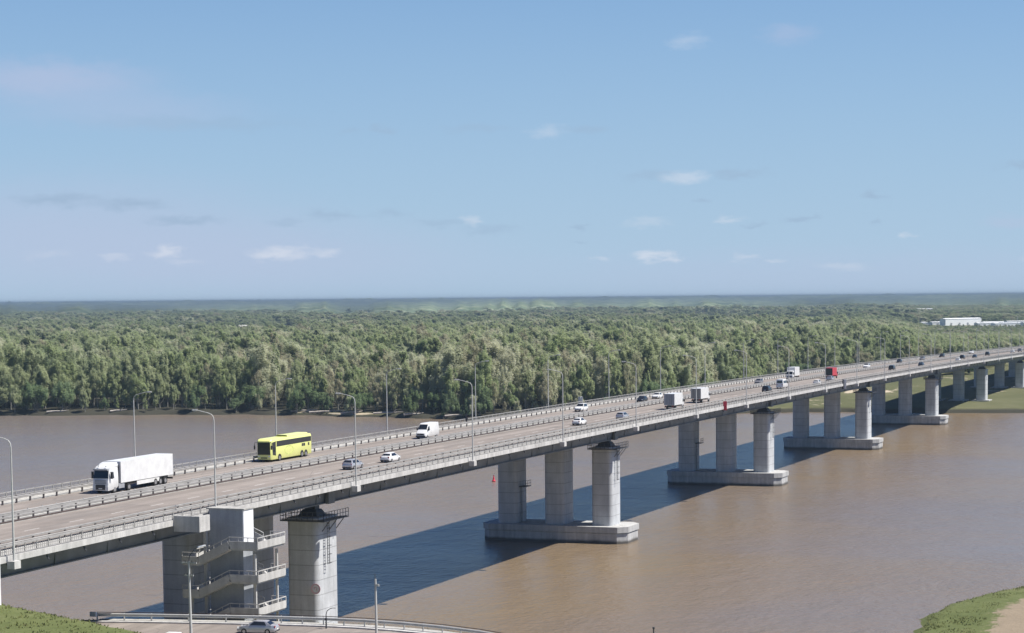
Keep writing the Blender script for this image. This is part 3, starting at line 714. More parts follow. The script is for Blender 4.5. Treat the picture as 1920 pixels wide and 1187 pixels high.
def make_poles():
    t = thing('utility_pole', 'concrete utility pole with crossarms and a lamp head before the stair tower', 'utility pole', (-111.9, 195.5, 11.0))
    b = MB(); b.tube([(0, 0, 0), (-.05, 0, 4), (-.1, 0, 8.35)], [.17, .145, .11], 10); b.build('pole', M['lamp'], t, smooth=True)
    for z, w in ((8.1, .95), (6.75, .55)):
        b = MB(); b.box(-.1-w, -.1+w, -.06, .06, z, z+.14); a = b.build('crossarm', M['galv'], t)
        for s in (-1, -.45, .45, 1):
            b = MB(); b.tube([(-.1+s*w*.9, 0, z+.14), (-.1+s*w*.9, 0, z+.34)], [.05, .03], 8); b.build('insulator', M['dark'], a)
    b = MB(); b.tube([(-.1, 0, 8.2), (.0, 0, 8.9), (.5, .1, 9.6), (1.0, .2, 9.85)], .045, 8); a = b.build('lamp_arm', M['dark'], t)
    b = MB(); b.loft([[(.9+q, s*w+.2, 9.8+q*.25+zz) for s, zz in ((-1, 0), (-.5, .16), (.5, .16), (1, 0), (0, -.05))] for q, w in ((0, .08), (.2, .2), (.7, .22), (.95, .06))]); b.build('lamp_head', M['brightwhite'], a)
    t = thing('utility_pole', 'thin pale utility pole with a small lamp behind the bank road', 'utility pole', (-93.6, 203.4, 11.0))
    b = MB(); b.tube([(0, 0, 0), (-.03, 0, 6.1)], [.15, .11], 10); b.build('pole', M['lamp'], t, smooth=True)
    b = MB(); b.bar((-.05, 0, 6.1), (-.08, 0, 6.65), .07); b.build('pole_top', M['dark'], t)
    b = MB(); b.box(.08, .38, -.08, .08, 5.3, 5.55); b.build('lamp_box', M['galv'], t)
    t = thing('curved_lamp_post', 'short dark lamp post with a curved arm at the road edge', 'lamp post', (-100.2, 204.6, 11.2))
    b = MB(); b.tube([(0, 0, 0), (0, 0, .9), (0, 0, 1.55), (.12, 0, 1.95), (.45, 0, 2.2), (.85, 0, 2.32)], [.10, .08, .05, .045, .04, .035], 8); b.build('pole', M['dark'], t, smooth=True)
    b = MB(); b.box(-.14, .14, -.1, .1, .902, 1.15); b.build('control_box', M['dark'], t)
    b = MB(); b.box(.8, 1.2, -.07, .07, 2.28, 2.36); b.build('lamp_head', M['galv'], t)
    t = thing('mooring_post', 'thin dark post sticking up at the bottom edge of the river', 'post', (-70.7, 231, 0.5))
    b = MB(); b.tube([(0, 0, -4), (0, 0, 8.0)], [.12, .08], 8); b.build('shaft', M['dark'], t)
    b = MB(); b.box(-.12, .12, -.1, .1, 8.002, 8.2); b.build('cap', M['dark'], t)
make_poles()
# ------------------------------------------------------------ vehicles: built facing +y, wheels on z = 0
def ring6(w, zb, zt, y, tw=None, sh=.5):
    tw = w-.1 if tw is None else tw; zm = zb+(zt-zb)*sh
    return [(-w+.06, y, zb), (-w, y, zb+.1), (-w, y, zm), (-tw, y, zt-.02), (-tw+.08, y, zt), (tw-.08, y, zt), (tw, y, zt-.02), (w, y, zm), (w, y, zb+.1), (w-.06, y, zb)]
def quad(pts, off):
    a, b, c = Vector(pts[0]), Vector(pts[1]), Vector(pts[2]); n = (b-a).cross(c-a).normalized()*off
    ps = [Vector(p) for p in pts]; ctr = (ps[0]+ps[1]+ps[2]+ps[3])/4
    if n.dot(ctr-Vector((0, 0, 1.2))) < 0: n = -n
    return [p+n for p in ps], [p-n*.4 for p in ps]
def pane(name, mat, pts, t, off=.022):
    """a thin solid pane laid on the shell, outline `pts`, facing its winding"""
    o, i = quad(pts, off); b = MB(); b.loft([i, o]); return b.build(name, M[mat], t)
WHEELS = {}
def wheels(t, xs, ys, r, w, detail=True):
    for y in ys:
        for x in xs:
            key = (round(r, 3), w)
            if key not in WHEELS:
                b = MB(); b.disc_x((0, 0, 0), r, w, 16); wm = b.build('wheel', M['black'], t)
                b = MB(); b.disc_x((0, 0, 0), r*.58, w+.03, 10); rm = b.build('rim', M['rim'], wm)
                WHEELS[key] = (wm.data, rm.data)
            else:
                wm = link('wheel', WHEELS[key][0], t); rm = link('rim', WHEELS[key][1], wm)
            wm.location = (x, y, r)
def place(t, X, Y, heading, dz=0.0, z=None):
    sl = (zd(Y+4)-zd(Y-4))/8
    t.location = (X, Y, (zd(Y)+.004 if z is None else z)+dz)
    t.rotation_euler = (math.atan(sl)*math.cos(heading) if z is None else 0, 0, heading)
def lights(t, w, yf, yr, zf, zr):
    for s in (-1, 1):
        b = MB(); b.box(s*w-.17, s*w+.17, yf-.05, yf+.03, zf-.08, zf+.09); b.build('headlight', M['lampglass'], t)
        b = MB(); b.box(s*w-.13, s*w+.13, yr-.03, yr+.05, zr-.1, zr+.12); b.build('tail_light', M['redlens'], t)
def car(name, label, col, X, Y, heading, kind='sedan', z=None, small=False, cat='car', group=None):
    t = thing(name, label, cat, group=group)
    tall = kind in ('suv', 'van')
    k = 1.16 if tall else 1.0
    b = MB()
    L = 2.2
    prof = {'sedan': [(-2.22, .66, .38, .80), (-2.08, .80, .27, .96), (-1.5, .86, .21, 1.0), (0, .88, .19, .96), (1.0, .87, .20, .94), (1.8, .82, .23, .80), (2.12, .72, .30, .68), (2.2, .6, .36, .6)],
            'hatch': [(-2.05, .70, .36, .86), (-1.95, .82, .25, 1.0), (-1.2, .86, .21, 1.02), (0, .87, .19, .98), (1.0, .86, .20, .95), (1.7, .82, .23, .82), (1.98, .72, .30, .70), (2.05, .6, .36, .6)],
            'suv': [(-2.25, .76, .42, 1.0), (-2.15, .88, .32, 1.12), (-1.2, .92, .27, 1.14), (0, .93, .25, 1.1), (1.0, .92, .26, 1.08), (1.8, .88, .30, 1.0), (2.15, .8, .36, .86), (2.25, .66, .42, .74)]}[kind]
    b.loft([ring6(w, zb, zt, y) for y, w, zb, zt in prof]); b.build('body', M[col], t, smooth=True)
    if kind == 'sedan': c = [(-1.75, .98, .70), (-1.05, 1.42, .56), (.25, 1.45, .57), (1.15, .95, .70)]
    elif kind == 'hatch': c = [(-1.98, 1.0, .72), (-1.5, 1.45, .58), (.2, 1.48, .58), (1.1, .96, .70)]
    else: c = [(-2.16, 1.12, .80), (-1.85, 1.70, .64), (.2, 1.74, .65), (1.15, 1.08, .78)]
    belt = c[0][1]-.04
    cab = []
    rings = []
    for y, zt, w in c:
        low = .80 if not tall else .88
        rings.append([(-low+.02, y, belt-.05), (-low+.02, y, belt), (-w, y, zt-.03), (-w+.1, y, zt), (w-.1, y, zt), (w, y, zt-.03), (low-.02, y, belt), (low-.02, y, belt-.05)])
    b = MB(); b.loft(rings); b.build('cabin', M[col], t, smooth=True)
    (ra, rb, fb, fa) = c; lo = .80 if not tall else .88
    pane('windscreen', 'glass', [(fa[2]-.02, fa[0]-.12, fa[1]+.06), (fb[2]-.04, fb[0]+.06, fb[1]-.06), (-fb[2]+.04, fb[0]+.06, fb[1]-.06), (-fa[2]+.02, fa[0]-.12, fa[1]+.06)], t)
    e = .12
    pane('rear_window', 'glass', [(-ra[2]+.04, ra[0]+e*.5+.03, ra[1]+.07), (-rb[2]+.06, rb[0]-.06, rb[1]-.07), (rb[2]-.06, rb[0]-.06, rb[1]-.07), (ra[2]-.04, ra[0]+e*.5+.03, ra[1]+.07)], t)
    for s in (1, -1):
        p = [(s*(lo-.015), ra[0]+.55, belt+.05), (s*(lo-.015), fa[0]-.45, belt+.05), (s*(fb[2]+.01), fb[0]-.02, fb[1]-.08), (s*(rb[2]+.01), rb[0]+.1, rb[1]-.08)]
        pane('side_window', 'glass', p if s > 0 else p[::-1], t, .02)
    if not small:
        lights(t, .62, prof[-1][0]-.09, prof[0][0]+.07, .66*k, .82*k)
        b = MB(); b.box(-.26, .26, prof[0][0]-.02, prof[0][0]+.02, .5*k, .62*k); b.build('number_plate', M['plate'], t)
        b = MB(); b.box(-.7, .7, prof[0][0]-.03, prof[0][0]+.1, .30*k, .42*k); b.box(-.62, .62, prof[-1][0]-.12, prof[-1][0]+.02, .34*k, .46*k); b.build('bumper_trim', M['plastic'], t)
        for s in (-1, 1):
            b = MB(); b.box(s*.95-.09, s*.95+.09, .75, .87, belt+.02, belt+.15); b.build('mirror', M[col], t)
    r = .31*k; wheels(t, (-.78*(1.04 if tall else 1), .78*(1.04 if tall else 1)), (-1.35, 1.32), r, .21)
    place(t, X, Y, heading, z=z); return t
def van(label, col, X, Y, heading, L=6.0, H=2.65, group=None, windows=False, name='delivery_van'):
    t = thing(name, label, 'van', group=group); f = L/2
    b = MB(); b.loft([ring6(w, zb, zt, y, tw) for y, w, zb, zt, tw in ((-f, .93, .42, H-.12, .84), (-f+.08, .99, .38, H, .86), (f-2.3, .99, .36, H, .86), (f-1.75, .99, .36, H-.12, .82), (f-1.0, .98, .36, 1.62, .84), (f-.25, .92, .36, 1.22, .80), (f-.02, .82, .4, 1.0, .7))])
    b.build('body', M[col], t, smooth=True)
    pane('windscreen', 'glass', [(.80, f-1.02, 1.66), (.74, f-1.68, H-.22), (-.74, f-1.68, H-.22), (-.80, f-1.02, 1.66)], t, .035)
    for s in (1, -1):
        p = [(s*.985, f-1.95, 1.50), (s*.985, f-1.02, 1.42), (s*.90, f-1.55, 2.15), (s*.885, f-1.95, 2.2)]
        pane('side_window', 'glass', p if s > 0 else p[::-1], t, .03)
        b = MB(); b.box(s*1.1-.11, s*1.1+.11, f-1.25, f-1.1, 1.5, 1.85); b.build('mirror', M['plastic'], t)
        if windows:
            p = [(s*.985, -f+.5, 1.5), (s*.985, f-2.2, 1.5), (s*.90, f-2.2, 2.15), (s*.90, -f+.5, 2.15)]
            pane('side_window', 'glass', p if s > 0 else p[::-1], t, .03)
    if windows: pane('rear_window', 'glass', [(-.74, -f+.02, 1.55), (-.68, -f+.05, H-.4), (.68, -f+.05, H-.4), (.74, -f+.02, 1.55)], t, .05)
    else:
        b = MB(); b.box(-.015, .015, -f-.02, -f+.03, .6, H-.3); b.box(-.8, .8, -f-.018, -f+.03, 1.3, 1.34); b.build('door_seam', M['plastic'], t)
    b = MB(); b.box(-.62, .62, f-.1, f+.02, .72, .95); b.build('grille', M['plastic'], t)
    b = MB(); b.box(-.88, .88, f-.22, f+.05, .36, .6); b.build('bumper', M['plastic'], t)
    lights(t, .72, f-.14, -f+.03, .95, 1.1)
    wheels(t, (-.86, .86), (-f+1.2, f-1.05), .36, .24)
    place(t, X, Y, heading); return t
def box_truck(label, cab, boxm, X, Y, heading, L=8.0, H=3.5, group=None, doors='boxgrey', W=1.2):
    t = thing('box_truck', label, 'truck', group=group); f = L/2
    b = MB(); b.loft([ring6(w, zb, zt, y, tw) for y, w, zb, zt, tw in ((f-1.75, 1.05, .55, 2.55, .95), (f-1.2, 1.07, .5, 2.62, .93), (f-.7, 1.07, .5, 2.45, .93), (f-.12, 1.04, .5, 1.5, .96), (f, .95, .55, 1.3, .88))])
    c = b.build('cab', M[cab], t, smooth=True)
    pane('windscreen', 'glass', [(.92, f-.16, 1.52), (.86, f-.66, 2.38), (-.86, f-.66, 2.38), (-.92, f-.16, 1.52)], t, .04)
    for s in (1, -1):
        p = [(s*1.06, f-1.55, 1.5), (s*1.06, f-.42, 1.5), (s*.98, f-.72, 2.2), (s*.98, f-1.55, 2.25)]
        pane('side_window', 'glass', p if s > 0 else p[::-1], t, .03)
        b = MB(); b.box(s*1.22-.1, s*1.22+.1, f-.55, f-.42, 1.45, 1.95); b.build('mirror', M['plastic'], t)
    b = MB(); b.box(-.75, .75, f-.05, f+.03, .75, 1.05); b.build('grille', M['plastic'], t)
    b = MB(); b.box(-W, W, -f, f-1.85, 1.0, H); bx = b.build('cargo_box', M[boxm], t)
    b = MB(); b.box(-W+.06, W-.06, -f-.03, -f-.002, 1.06, H-.08); b.build('rear_doors', M[doors], t)
    b = MB(); b.box(-.02, .02, -f-.05, -f-.031, 1.1, H-.12)
    for x in (-.5, .5): b.box(x-.02, x+.02, -f-.06, -f-.031, 1.1, H-.12)
    b.build('door_bars', M['plastic'], t)
    b = MB(); b.box(-.45, .45, -f+.1, f-.8, .62, .998); b.box(-1.1, 1.1, -f-.02, -f+.12, .5, .72); b.build('chassis', M['plastic'], t)
    lights(t, .85, f-.06, -f+.0, .8, .82)
    wheels(t, (-.95, .95), (-f+1.7, f-1.0), .42, .3)
    place(t, X, Y, heading); return t
def semi():
    t = thing('semi_truck', 'long white semi truck with a box trailer, leftmost on the oncoming lanes', 'truck'); f = 8.2
    b = MB(); b.loft([ring6(w, zb, zt, y, tw) for y, w, zb, zt, tw in ((f-2.4, 1.2, .8, 3.75, 1.1), (f-1.8, 1.24, .5, 3.75, 1.1), (f-.75, 1.24, .42, 3.5, 1.1), (f-.35, 1.22, .40, 3.05, 1.12), (f-.1, 1.2, .38, 1.9, 1.14), (f, 1.14, .42, 1.6, 1.08))])
    b.build('cab', M['white'], t, smooth=True)
    b = MB(); b.loft([ring6(w, 3.3, zt, y, w-.12) for y, w, zt in ((f-2.35, 1.2, 3.98), (f-1.5, 1.1, 3.85), (f-.8, 1.0, 3.5))]); b.build('roof_fairing', M['white'], t, smooth=True)
    pane('windscreen', 'glass', [(1.10, f-.12, 2.0), (1.03, f-.33, 2.98), (-1.03, f-.33, 2.98), (-1.10, f-.12, 2.0)], t, .06)
    b = MB(); b.box(-1.08, 1.08, f-.38, f+.02, 3.02, 3.22); b.build('sun_visor', M['boxgrey'], t)
    b = MB()
    for k in range(3): b.box(-.85, .85, f-.04, f+.055, 1.28+k*.2, 1.41+k*.2)
    b.build('grille', M['boxgrey'], t)
    b = MB(); b.box(-.7, .7, f-.1, f+.08, .52, 1.18); b.build('lower_grille', M['plastic'], t)
    b = MB(); b.box(-1.18, -.72, f-.2, f+.075, .42, .8); b.box(.72, 1.18, f-.2, f+.075, .42, .8); b.build('bumper', M['offwhite'], t)
    b = MB(); b.box(-.27, .27, f+.081, f+.1, .62, .74); b.build('number_plate', M['plate'], t)
    for s in (1, -1):
        b = MB(); b.box(s*.95-.2, s*.95+.2, f-.08, f+.085, .86, 1.1); b.build('headlight', M['lampglass'], t)
        p = [(s*1.245, f-1.3, 2.0), (s*1.245, f-.5, 2.0), (s*1.17, f-.62, 2.75), (s*1.15, f-1.3, 2.8)]
        pane('side_window', 'glass', p if s > 0 else p[::-1], t, .03)
        b = MB(); b.box(s*1.46-.12, s*1.46+.12, f-.55, f-.35, 1.95, 2.85); b.bar((s*1.2, f-.45, 2.75), (s*1.46, f-.45, 2.75), .05); b.build('mirror', M['plastic'], t)
        b = MB(); b.box(s*.55-.1, s*.55+.1, f-.62, f-.5, 3.5, 3.62); b.build('marker_lamp', M['lampglass'], t)
        b = MB(); b.box(s*1.2-.03, s*1.2+.03, -4.6, 1.2, .58, 1.1); b.build('side_skirt', M['offwhite'], t)
        b = MB(); b.box(s*1.12-.08, s*1.12+.08, f-3.9, f-2.5, .5, 1.15); b.build('fuel_tank', M['boxgrey'], t)
    b = MB(); b.box(-1.27, 1.27, -f, f-2.95, 1.18, 4.0); tr = b.build('trailer_box', M['white'], t)
    b = MB()
    for y in (-f+.02, f-2.99):
        for s in (-1, 1): b.box(s*1.272-.012, s*1.272+.012, y-.03, y+.06, 1.18, 4.0)
    b.build('corner_trim', M['offwhite'], tr)
    b = MB(); b.box(-.5, .5, -f+.1, f-2.5, .75, 1.178); b.box(-1.2, 1.2, -f-.03, -f+.1, .55, .78); b.build('chassis', M['plastic'], t)
    b = MB(); b.box(-1.0, 1.0, f-2.94, f-2.42, 1.1, 3.5); b.build('cab_gap', M['plastic'], t)
    wheels(t, (-1.06, 1.06), (f-1.45, f-5.0, -f+2.0, -f+3.3, -f+4.6), .5, .34)
    place(t, -146.75, 242.0, math.pi)
def coach():
    t = thing('coach', 'lime yellow three-axle coach with tinted windows on the oncoming lanes', 'bus'); f = 6.95
    b = MB(); H = 3.55
    b.loft([ring6(w, zb, zt, y, tw, .9) for y, w, zb, zt, tw in ((-f, 1.18, .5, H-.15, 1.1), (-f+.2, 1.27, .36, H, 1.15), (f-.9, 1.27, .34, H, 1.15), (f-.25, 1.24, .34, H-.1, 1.12), (f, 1.1, .4, H-.35, 1.0))])
    b.build('body', M['yellow'], t, smooth=True)
    b = MB(); b.loft([ring6(w, H-.1, zt, y, w-.15) for y, w, zt in ((-f+.5, .95, H+.1), (-f+1, 1.0, H+.24), (f-6.0, 1.0, H+.24), (f-7.0+.3, .9, H+.1))][::-1]); b.build('air_conditioner', M['yellow'], t, smooth=True)
    pane('windscreen', 'glass', [(1.09, f, 1.12), (1.04, f-.02, 3.02), (-1.04, f-.02, 3.02), (-1.09, f, 1.12)], t, .045)
    for s in (1, -1):
        p = [(s*1.265, -f+.3, 2.38), (s*1.265, f-1.75, 2.3), (s*1.265, f-1.75, 3.14), (s*1.265, -f+.3, 3.14)]
        pane('side_window', 'glass', p if s > 0 else p[::-1], t, .035)
        p = [(s*1.265, f-1.45, .95), (s*1.255, f-.5, 1.1), (s*1.25, f-.3, 3.0), (s*1.265, f-1.5, 3.14)]
        pane('driver_window', 'glass', p if s > 0 else p[::-1], t, .04)
        b = MB(); b.box(s*1.278-.008, s*1.278+.008, -f+2.4, -f+3.0, 1.75, 2.2); b.box(s*1.278-.008, s*1.278+.008, -f+3.1, -f+3.55, 1.75, 2.2); b.box(s*1.278-.008, s*1.278+.008, -f+.9, -f+1.35, 1.75, 2.2); b.build('side_graphic', M['plastic'], t)
        b = MB(); n = 20
        b.loft([[(s*(1.272+q), 1.0+(1.6-w)*math.cos(2*math.pi*k/n), 1.5+(.72-w*.6)*math.sin(2*math.pi*k/n)) for k in range(n)] for q, w in ((0, 0), (.01, 0), (.01, .28), (0, .28), (0, 0))], cap=False); b.build('side_emblem', M['yellowdk'], t)
        b = MB(); b.tube([(s*1.1, f-.1, 3.1), (s*1.4, f+.25, 3.0), (s*1.45, f+.3, 2.5)], .05, 6); b.box(s*1.45-.1, s*1.45+.1, f+.22, f+.36, 1.95, 2.55); b.build('mirror', M['plastic'], t)
        b = MB(); b.box(s*.9-.16, s*.9+.16, f-.06, f+.02, .78, .98); b.build('headlight', M['lampglass'], t)
        b = MB(); b.box(s*1.0-.1, s*1.0+.1, -f-.02, -f+.05, .9, 1.5); b.build('tail_light', M['redlens'], t)
    b = MB(); b.box(-.55, .55, f-.02, f+.02, .55, .72); b.build('bumper_grille', M['plastic'], t)
    b = MB(); b.box(-.85, .85, -f-.02, -f+.05, .6, 1.7); b.build('engine_cover', M['yellowdk'], t)
    for y in (f-2.75, -f+3.5, -f+2.15):
        for s in (-1, 1):
            b = MB(); n = 14; b.loft([[(s*(1.27+q), y+.62*math.cos(math.pi*k/n), .5+.62*math.sin(math.pi*k/n)) for k in range(n+1)] for q in (-.05, .012)]); b.build('wheel_arch', M['plastic'], t)
    wheels(t, (-1.13, 1.13), (f-2.75, -f+3.5, -f+2.15), .5, .32)
    place(t, -149.2, 291.0, math.pi)
semi(); coach()
UP, DN = 0.0, math.pi
gN, gF = 'vehicles driving away on the near lanes', 'oncoming vehicles on the far lanes'
van('white high-roof delivery van following the coach on the oncoming lanes', 'white', -145.6, 339.2, DN, 6.2, 2.7, gF)
car('estate_car', 'white off-road car on the oncoming lanes behind the delivery van', 'white', -146.3, 425.3, DN, 'suv', group=gF)
car('parked_car', 'dark saloon on the oncoming lanes opposite the two box trucks', 'darkcar', -145.5, 467, DN, 'sedan', group=gF).name = 'saloon_car'
car('saloon_car', 'black and white fronted car half hidden behind the first box truck', 'offwhite', -147.2, 485, DN, 'sedan', group=gF)
car('saloon_car', 'dark grey car on the oncoming lanes above the black off-road car', 'greycar', -145, 577, DN, 'hatch', group=gF)
box_truck('white box truck with a dark cab window coming towards the camera', 'white', 'white', -144.6, 617, DN, 8.0, 3.6, gF)
car('saloon_car', 'white car on the oncoming lanes beyond the red truck', 'white', -145, 733, DN, 'suv', group=gF)
car('saloon_car', 'blurred silver car behind a lamp post, nearest on the near lanes', 'silver', -130.5, 276.2, UP, 'hatch', group=gN)
car('saloon_car', 'white four-door car just ahead of the blurred silver car', 'white', -130.4, 289.4, UP, 'sedan', group=gN)
car('saloon_car', 'white car with a dark boot shadow below the second pier lamp', 'white', -131.0, 379.8, UP, 'sedan', group=gN)
car('saloon_car', 'pale grey hatchback ahead on the near lanes behind the box trucks', 'silver', -128.6, 399.5, UP, 'hatch', group=gN)
box_truck('white box truck with light grey doors, rear one of two on the near lanes', 'white', 'white', -129.3, 439, UP, 8.2, 3.5, gN)
box_truck('white box truck with dark doors, front one of two on the near lanes', 'white', 'white', -131.6, 468.5, UP, 8.5, 3.4, gN, 'greycar')
car('suv', 'black off-road car between the box trucks and the white minibus', 'darkcar', -129.2, 522.8, UP, 'suv', group=gN)
van('white minibus with dark rear windows on the near lanes', 'white', -131, 546.8, UP, 5.8, 2.6, gN, True, 'minibus')
car('saloon_car', 'small white car in the right near lane behind the silver hatchback', 'white', -126.9, 571.5, UP, 'hatch', group=gN)
car('saloon_car', 'silver hatchback close behind the red truck', 'silver', -130.2, 604, UP, 'hatch', group=gN)
box_truck('red box truck with its rear darkened as if in shade', 'red', 'red', -134.2, 624, UP, 8.0, 3.25, gN, 'darkcar')  # near-black door colour stands for the shaded back of the truck
for lab, col, X, Y, hd, kd in (
    ('tiny dark car on the near lanes beside the white far car', 'darkcar', -131.5, 709, UP, 'suv'), ('tiny dark blue car low on the distant near lanes', 'bluecar', -131, 764, UP, 'sedan'),
    ('tiny dark car first behind the far white car on the oncoming lanes', 'darkcar', -147.8, 812, DN, 'sedan'), ('tiny grey car on the distant oncoming lanes', 'greycar', -147.4, 862, DN, 'hatch'),
    ('tiny white car beside a dark one on the distant near lanes', 'white', -129.8, 843, UP, 'hatch'), ('tiny black off-road car just ahead of the tiny white car', 'darkcar', -134.6, 886, UP, 'suv'),
    ('tiny dark car well beyond the last sunlit pier', 'bluecar', -133.3, 912, UP, 'sedan'), ('tiny black van-like car far along the near lanes', 'darkcar', -135.4, 966, UP, 'suv'),
    ('tiny dark car on the oncoming lanes above the black van-like car', 'darkcar', -149, 922, DN, 'suv'), ('tiny white car furthest along the oncoming lanes', 'white', -149.8, 1014, DN, 'suv'),
    ('tiny pale car near the right picture edge', 'offwhite', -134.8, 1049, UP, 'hatch'), ('tiny dark car nearest the right picture edge', 'greycar', -134.6, 1076, UP, 'suv')):
    car('distant_car', lab, col, X, Y, hd, kd, small=True)
car('saloon_car', 'silver saloon on the bank road below the stair tower', 'silver', -105.9, 199.5, math.pi/2+.14, 'sedan', z=11.204)
car('saloon_car', 'white car on the bank road with only its roof in view', 'white', -110.9, 189.3, math.pi/2+.2, 'sedan', z=11.204)

# ------------------------------------------------------------ navigation boards and the walker on the far walkway
def board(label, X, Y, w, h, mat, mat2, zc, cat='sign'):
    t = thing('navigation_board', label, cat, (X, Y, zd(Y)+zc))
    b = MB(); b.box(-.06, .06, -w/2, w/2, -h/2, h/2); b.box(-w/2, w/2, -.37-.03, -.37+.03, -h/2, h/2); b.build('board_face', M[mat], t)
    b = MB(); b.bar((-.14, -.2, -h/2), (-.14, -.2, h/2), .08); b.bar((-.14, .2, -h/2), (-.14, .2, h/2), .08); b.build('bracket', M['dark'], t)
    if mat2:
        b = MB(); b.box(.062, .09, -w/2, 0, -h/2, h/2); b.box(-w/2, 0, -.44, -.401, -h/2, h/2); b.build('dark_half', M[mat2], t)
board('red navigation board hung on the near bridge edge', -120.2, 448, 0.85, 2.0, 'redsign', None, .35)
board('white and black navigation board hung on the near bridge edge', -120.2, 576, 1.2, 2.7, 'brightwhite', 'plastic', .1)
board('pale navigation board standing above the far handrail', -153.6, 446.5, 1.1, 2.2, 'offwhite', None, 1.1)
def person():
    # walking figure, dark clothes, one continuous skinned body
    X, Y = -152.0, 373.5; z0 = zd(Y)+.10
    t = thing('person', 'person in dark clothes walking on the far walkway by the handrail', 'person', (X, Y, z0))
    J = {'pel': (0, 0, .95), 'sp': (0, .02, 1.2), 'ch': (0, .03, 1.42), 'nk': (0, .05, 1.53), 'hd': (0, .07, 1.66), 'top': (0, .07, 1.78)}
    for s, n, st in ((-1, 'l', .22), (1, 'r', -.2)):
        J.update({'hp'+n: (s*.09, 0, .92), 'kn'+n: (s*.1, st*.6+.05, .5), 'an'+n: (s*.1, st, .09), 'to'+n: (s*.11, st+.18, .04),
                  'sh'+n: (s*.19, .03, 1.43), 'el'+n: (s*.25, -st*.4, 1.15), 'wr'+n: (s*.24, -st*.9+.08, .92), 'ha'+n: (s*.23, -st*1.0+.12, .83)})
        for k in range(5): J[f'f{k}'+n] = (s*(.215+.01*k), -st+.14+.012*(k-2), .755+.006*abs(k-2)) if k else (s*.19, -st+.17, .80)
    ed = [('pel', 'sp'), ('sp', 'ch'), ('ch', 'nk'), ('nk', 'hd'), ('hd', 'top')]
    for n in 'lr':
        ed += [('pel', 'hp'+n), ('hp'+n, 'kn'+n), ('kn'+n, 'an'+n), ('an'+n, 'to'+n), ('ch', 'sh'+n), ('sh'+n, 'el'+n), ('el'+n, 'wr'+n), ('wr'+n, 'ha'+n)]+[('ha'+n, f'f{k}'+n) for k in range(5)]
    ks = list(J); rad = {'pel': .14, 'sp': .13, 'ch': .15, 'nk': .06, 'hd': .095, 'top': .075}
    for k in ks:
        if k not in rad: rad[k] = {'hp': .095, 'kn': .06, 'an': .04, 'to': .035, 'sh': .065, 'el': .045, 'wr': .03, 'ha': .032}.get(k[:2], .009)
    me = bpy.data.meshes.new('body'); me.from_pydata([J[k] for k in ks], [(ks.index(a), ks.index(b)) for a, b in ed], []); me.materials.append(M['cloth'])
    o = link('body', me, t); sk = o.modifiers.new('skin', 'SKIN')
    lay = me.skin_vertices[0].data
    for i, k in enumerate(ks): lay[i].radius = (rad[k], rad[k]); lay[i].use_root = (k == 'pel')
    o.modifiers.new('sub', 'SUBSURF').levels = 1
    b = MB(); b.loft([[(r*math.cos(2*math.pi*k/10), .06+r*math.sin(2*math.pi*k/10), z) for k in range(10)] for r, z in ((.10, 1.69), (.108, 1.74), (.085, 1.81), (.03, 1.84))]); b.build('hair', M['hair'], t, smooth=True)
    b = MB(); b.box(-.06, .06, .148, .165, 1.58, 1.68); b.build('face', M['skin'], t)
person()
# ------------------------------------------------------------ riverside forest
def quads_cloud(cent, norm, size, rng):
    n = len(cent)
    a = rng.normal(size=(n, 3)); u = np.cross(norm, a); u /= np.linalg.norm(u, axis=1, keepdims=True)+1e-9; w = np.cross(norm, u)
    s = (size*rng.uniform(.6, 1.3, n))[:, None]; k = rng.uniform(.55, 1.0, n)[:, None]
    bend = norm*s*.22
    v = np.stack([cent-u*s, cent-w*s*k+bend, cent+u*s, cent+w*s*k-bend*.5], 1).reshape(-1, 3)
    return v, np.arange(n*4).reshape(n, 4)
def crown_mesh(name, mat, seed, H=20., wid=9., base=.22, nclump=60, nleaf=165, leaf=.28, shape='round', droop=0.):
    rng = np.random.default_rng(seed); cs = []; cr = []
    zc = H*(base+(1-base)*.5); hz = H*(1-base)*.5
    lobes = []                                             # several boughs, each with its own mass
    nl = 7 if shape == 'round' else 6
    for i in range(nl):
        a = i*2.4+rng.uniform(-.5, .5); q = rng.uniform(-.75, .85)
        rr = wid*.5*(.52 if shape == 'round' else .34)*math.sqrt(max(.1, 1-abs(q)**2.2))*rng.uniform(.6, 1.15)
        lobes.append((rr*math.cos(a), rr*math.sin(a), zc+hz*q*.82, wid*rng.uniform(.17, .30), hz*rng.uniform(.2, .38)))
    lobes.append((0, 0, zc+hz*.62, wid*.2, hz*.34)); lobes.append((rng.uniform(-1, 1), rng.uniform(-1, 1), zc-hz*.1, wid*.3, hz*.6))
    P = []; N = []
    for c in range(nclump):
        l = lobes[rng.integers(len(lobes))]; d = rng.normal(size=3); d /= np.linalg.norm(d); rad = rng.uniform(.55, 1.05)
        ctr = np.array([l[0]+d[0]*l[3]*rad, l[1]+d[1]*l[3]*rad, l[2]+d[2]*l[4]*rad]); r = rng.uniform(.55, 1.25)*wid/9
        k = int(nleaf*rng.uniform(.6, 1.3)); e = rng.normal(size=(k, 3)); e /= np.linalg.norm(e, axis=1, keepdims=True)
        p = ctr+e*np.array([r*.85, r*.85, r*(1.5+droop)])*rng.uniform(.35, 1.0, (k, 1)); p[:, 2] -= droop*np.abs(e[:, 2])*r
        out = p-np.array([0, 0, zc-hz*.75]); out /= np.linalg.norm(out, axis=1, keepdims=True)+1e-9
        nn = e*.45+out*1.0+np.array([0, 0, .32])+rng.normal(size=(k, 3))*.24; nn /= np.linalg.norm(nn, axis=1, keepdims=True)
        P.append(p); N.append(nn)
    P = np.concatenate(P); N = np.concatenate(N); P[:, 2] = np.maximum(P[:, 2], .35)
    v, q = quads_cloud(P, N, leaf, rng)
    return np_mesh(name, v, q, [mat])
